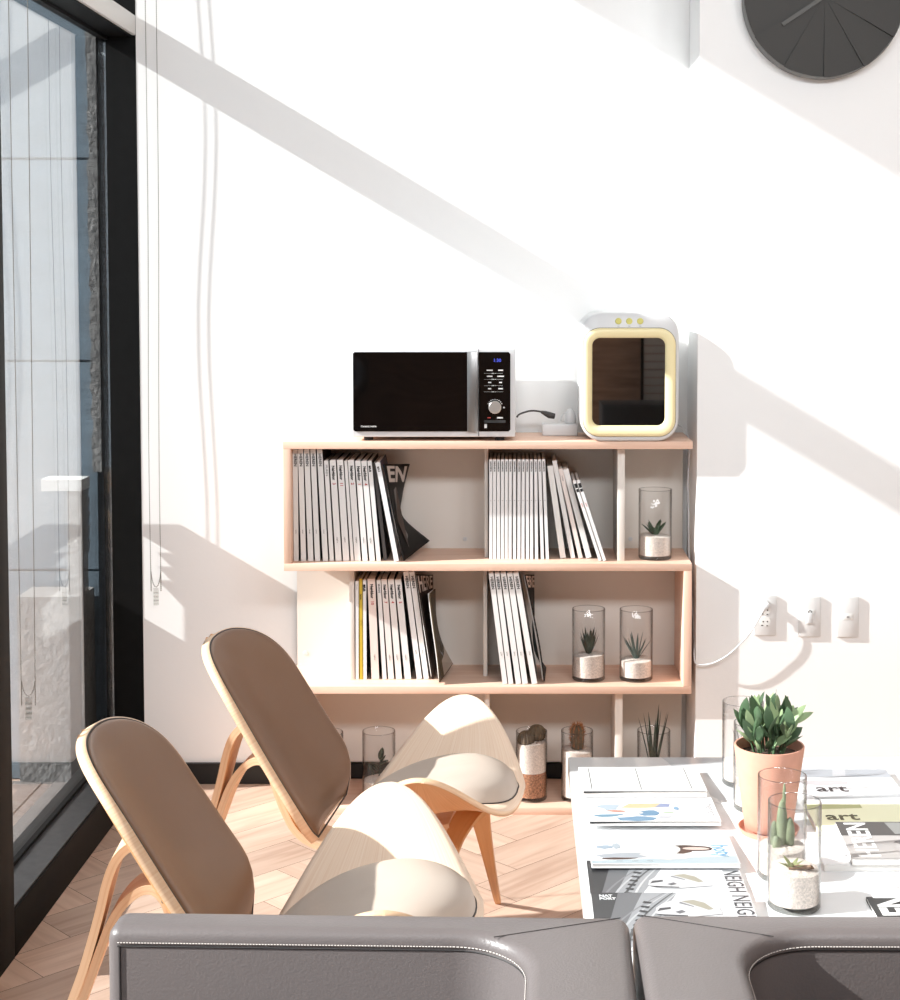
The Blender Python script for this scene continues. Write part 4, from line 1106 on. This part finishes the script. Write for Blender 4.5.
# potted plant
pp = atZ(768.5, 832, ZTB); dP = pp.y*CT+(H-ZTB)*ST; k_ = dP/F
TERRA = mat('terracotta', (212,156,134), .8, noise=(25,.06))
pt = thing('potted_plant', 'leafy green succulent in a terracotta pot on the marble table', 'potted plant', (pp.x,pp.y,ZTB+.0005))
ph = 86*k_*1.03; r0 = 24*k_; r1 = 34.8*k_
MB().lathe([(0,.010),(r0-.002,.010),(r0,.012),(r1,ph-.002),(r1-.001,ph),(r1-.004,ph),(r1-.005,ph-.003),(r1-.0075,ph-.03),(0,ph-.03)], 56).build('pot', TERRA, pt, smooth=40)
MB().lathe([(0,.0),(r0+.008,.0),(r0+.014,.012),(r0+.0115,.0125),(r0+.006,.005),(0,.005)], 56).build('saucer', TERRA, pt, smooth=40)
MB().lathe([(r1-.0068,ph-.022),(r1*.5,ph-.018),(0,ph-.016)], 30).build('soil', mat('dark_soil', (70,54,44), .95, noise=(90,.4)), pt, smooth=50)
random.seed(11); fo = MB()
for i in range(13):
    a = i*2.4+.3; rr = r1*.60*math.sqrt((i+.5)/13); hgt = .050-.022*(i/13)+.020*random.random()
    top = Vector((rr*1.5*math.cos(a), rr*1.5*math.sin(a), ph+hgt)); bot = Vector((rr*.8*math.cos(a), rr*.8*math.sin(a), ph-.02))
    fo.tube([bot, bot.lerp(top,.5)+Vector((.002,0,.003)), top], [.003,.0025,.002], 6, 0)
    for k in range(5):
        b = a+k*2.4+random.random(); el = .7+.35*k+random.random()*.5
        base = bot.lerp(top, .35+.65*k/4)
        d = Vector((.8*math.cos(b)+.35*math.cos(a), .8*math.sin(b)+.35*math.sin(a), el))
        up = Vector((random.uniform(-.6,.6), random.uniform(-1,.2), 1))
        leaf(fo, base, d, .040+.018*random.random(), .019+.007*random.random(), .10, 7, 1 if random.random() < .3 else 0, .18, up=up, tip=.3)
for (x, y, dx, dz) in ((.03,-.01,.75,.75),(.02,.0,.3,1),(.035,.0,1.0,.45),(-.02,0,-.4,1),(.0,-.02,.05,1)):
    leaf(fo, (x,y,ph+.045), (dx,-.1,dz), .062, .021, .1, 8, 1 if dx > .7 else 0, .2, up=Vector((0,-1,.3)))
for (dx, dz, l_) in ((-.25,1,.09),(.12,1,.10)): fo.tube([(dx*.03,0,ph),(dx*.06,-.01,ph+l_*.6),(dx*.1,-.01,ph+l_+.02)], [.001,.0009,.0003], 5, 0)
fo.build('foliage', [mat('deep_leaf', (74,98,70), .42, noise=(18,.35)), LEAFP], pt, smooth=60)

# ------------------------------------------------------------------ grey leather sofas
ZS = .70
def sofa(label, x0, x1, yf, yb_, side, loc_rz=0, arm_w=.135):
    """x0..x1 width, back at yb_ (far), thickness to yf; arm on 'side' comes toward the camera"""
    r = thing('leather_sofa', label, 'sofa', (x0 if side > 0 else x1, yb_, 0), loc_rz, 'grey leather sofas')
    ox, oy = r.location.x, r.location.y
    ya = .9
    xa = x1-arm_w if side > 0 else x0+arm_w
    R = .10; n = 10
    inner = []
    if side > 0:
        inner = [(x0,yf)] + [(xa-R+R*math.sin(PI/2*i/n), yf-R+R*math.cos(PI/2*i/n)) for i in range(n+1)] + [(xa,ya)]
        outer = [(x1,ya),(x1,yb_),(x0,yb_)]
    else:
        inner = [(x1,yf)] + [(xa+R-R*math.sin(PI/2*i/n), yf-R+R*math.cos(PI/2*i/n)) for i in range(n+1)] + [(xa,ya)]
        outer = [(x0,ya),(x0,yb_),(x1,yb_)]
    poly = [(p[0]-ox,p[1]-oy) for p in inner+outer]
    MB().prism(poly, lambda p: (p[0],p[1],.10), lambda p: (p[0],p[1],ZS)).build('back_and_arm', GREYL, r, smooth=50, bevel=.018, seg=4)
    a, b = (x0, xa) if side > 0 else (xa, x1)
    MB().box((a-ox+.004,ya-oy,.12), (b-ox-.004,yf-oy-.004,.30)).build('seat_base', GREYL, r, smooth=50, bevel=.01)
    MB().box((a-ox+.004,ya-oy,.302), (b-ox-.004,yf-oy-.006,.43)).build('seat_cushion', GREYL, r, smooth=50, bevel=.035, seg=4)
    ln = [Vector((p[0]-ox, p[1]-oy, ZS-.0185)) for p in inner]; ln[0].x += .016*side
    st = MB(); tot = 0
    # dashes of the top stitching, just below the rounded edge
    ln2 = []
    for p, q in zip(ln, ln[1:]):
        m_ = max(1,int((q-p).length/.004))
        for k in range(m_): ln2.append(p.lerp(q,k/m_))
    cen = Vector(((a+b)/2-ox, 1.5-oy, 0))
    for k in range(0, len(ln2)-1):
        p, q = ln2[k], ln2[k+1]; t_ = (q-p).normalized(); nn = Vector((t_.y,-t_.x,0))
        if (cen-p).dot(nn) < 0: nn = -nn
        e = nn*.0012
        st.tube([p+e, p.lerp(q,.62)+e], .0008, 4)
    st.build('stitching', STITCH, r, smooth=0)
    sm = MB(); sm.tube([p + (Vector((0,0,-.005))) for p in ln], .0013, 5); sm.tube([(inner[0][0]-ox+.019*side, inner[0][1]-oy-.0003, ZS-.023), (inner[0][0]-ox+.019*side, inner[0][1]-oy-.0003, .12)], .0016, 5); sm.build('piping', GREYD, r)
    # mitre seam over the top corner
    c0 = Vector(((x1 if side > 0 else x0)-ox+(-.012 if side > 0 else .012), yb_-oy-.012, ZS+.0002)); c1 = Vector(((xa-.045 if side > 0 else xa+.045)-ox, yf-oy-.012+.0, ZS+.0002))
    MB().tube([c0, c0.lerp(c1,.5), c1], .0007, 4).build('top_seam', GREYD, r)
    for (x_, y_) in ((x0+.06,yb_-.06),(x1-.06,yb_-.06),(x0+.06,ya+.06),(x1-.06,ya+.06)):
        if (side > 0 and x_ < xa-.02 and y_ < yf-.03) or True:
            MB().lathe([(0,0),(.014,0),(.02,.12),(0,.12)], 16, (x_-ox,y_-oy,0)).build('leg', BLACK, r)
    return r
F0 = atZ(113, 908.5, ZS); F0.x = atZ(97, 944, ZS).x; F1 = atZ(629, 914.5, ZS)
ang = math.atan2(F1.y-F0.y, F1.x-F0.x)
sofa('grey leather sofa with open left end and arm toward the seam', F0.x, F0.x+(F1-F0).length, F0.y-.066, F0.y, 1, ang)
xs = atZ(645, 1000, ZS).x
sofa('grey leather sofa right of the dark seam, in front of the marble table', F1.x+.005, F1.x+1.25, F1.y-.066, F1.y, -1, math.radians(-.4))

# ------------------------------------------------------------------ added behind the camera, only to be mirrored in the glossy doors
sb = thing('sideboard', 'low black sideboard against the rear timber wall, mirrored in the sterilizer door', 'sideboard', (1.35,-2.0,0))
bxo('carcass', (-.75,-.45,.06), (.75,0,.68), mat('black_lacquer', (12,12,13), .5), sb, .004)
for k in range(3): bxo('cabinet_door', (-.745+.5*k,0,.07), (-.255+.5*k,.018,.67), MATS['black_lacquer'], sb, .002)
for sx in (-.7,.7):
    for sy in (-.4,-.05): bxo('leg', (sx-.02,sy-.02,0), (sx+.02,sy+.02,.06), BLACK, sb)
sc_ = thing('slatted_screen', 'tall grey slatted screen standing before the rear timber wall', 'screen', (1.75,-2.75,0))
mb = MB()
for k in range(34): mb.box((-.8,0,.05+.06*k), (.8,.02,.05+.06*k+.052))
mb.build('slat_panel', mat('grey_slats', (188,182,176), .6), sc_, smooth=0)
for x_ in (-.82,.80): bxo('post', (x_,-.01,0), (x_+.02,.03,2.12), BLACK, sc_)
# ------------------------------------------------------------------ light
FILL = 14
sun = bpy.data.lights.new('sun', 'SUN'); sun.energy = 21.0; sun.angle = math.radians(.55); sun.color = (1,.985,.955)
so = bpy.data.objects.new('sun', sun); COL.objects.link(so)
d = Vector((1, .19, -.592)).normalized()
so.rotation_euler = d.to_track_quat('-Z','Y').to_euler(); so.location = (-6,0,5)
wld = bpy.data.worlds.new('sky'); S.world = wld; wld.use_nodes = True
bg = wld.node_tree.nodes['Background']; bg.inputs['Color'].default_value = (.78,.89,1,1); bg.inputs['Strength'].default_value = 1.8
# added fill lamps hung unseen above the camera, turned to the bookshelf wall
for i, (x, lb) in enumerate(((-.3,'window side'),(.9,'middle'),(2.1,'inner side'))):
    t = thing('ceiling_lamp', 'wide tilted wall washer lamp under the ceiling, %s one of three' % lb, 'ceiling lamp', (x,.4,CZ), 0, 'wall washer lamps under the ceiling')
    MB().tube([(0,0,-.001),(0,0,-.22)], .008, 8).build('stem', BLACK, t)
    aim = Vector((x*.6+.1, YW, 1.7))-Vector((x,.4,CZ-.27)); q_ = aim.to_track_quat('-Z','Y')
    hd = MB(); hd.box((-.42,-.22,.004),(.42,.22,.05)); hd.box((-.42,-.22,-.012),(-.405,.22,.004)); hd.box((.405,-.22,-.012),(.42,.22,.004)); hd.box((-.405,-.22,-.012),(.405,-.205,.004)); hd.box((-.405,.205,-.012),(.405,.22,.004))
    o = hd.build('housing', BLACK, t, smooth=0); o.location = (0,0,-.27); o.rotation_euler = q_.to_euler()
    al = bpy.data.lights.new('washer_light', 'AREA'); al.shape = 'RECTANGLE'; al.size = .8; al.size_y = .4; al.energy = FILL; al.color = (.93,.965,1); al.spread = math.radians(110)
    ao = bpy.data.objects.new('washer_light', al); COL.objects.link(ao); ao.parent = t; ao.location = Vector((0,0,-.27))+aim.normalized()*.002; ao.rotation_euler = q_.to_euler()

# ------------------------------------------------------------------ camera and view
cam = bpy.data.cameras.new('camera'); cam.sensor_fit = 'AUTO'; cam.sensor_width = 36; cam.lens = 36*F/1000
cam.shift_x = -(CX-450)/1000; cam.shift_y = -(500-CY)/1000; cam.clip_start = .05
co = bpy.data.objects.new('camera', cam); COL.objects.link(co); co.location = (0,0,H); co.rotation_euler = (PI/2-TH,0,0)
S.camera = co
S.view_settings.view_transform = 'Standard'; S.view_settings.look = 'None'; S.view_settings.exposure = .09; S.view_settings.gamma = 1
S.view_settings.use_curve_mapping = False
cy = S.cycles
cy.use_denoising = True; cy.max_bounces = 10; cy.transparent_max_bounces = 24; cy.diffuse_bounces = 5; cy.glossy_bounces = 5
cy.caustics_reflective = False; cy.caustics_refractive = False; cy.sample_clamp_indirect = 6
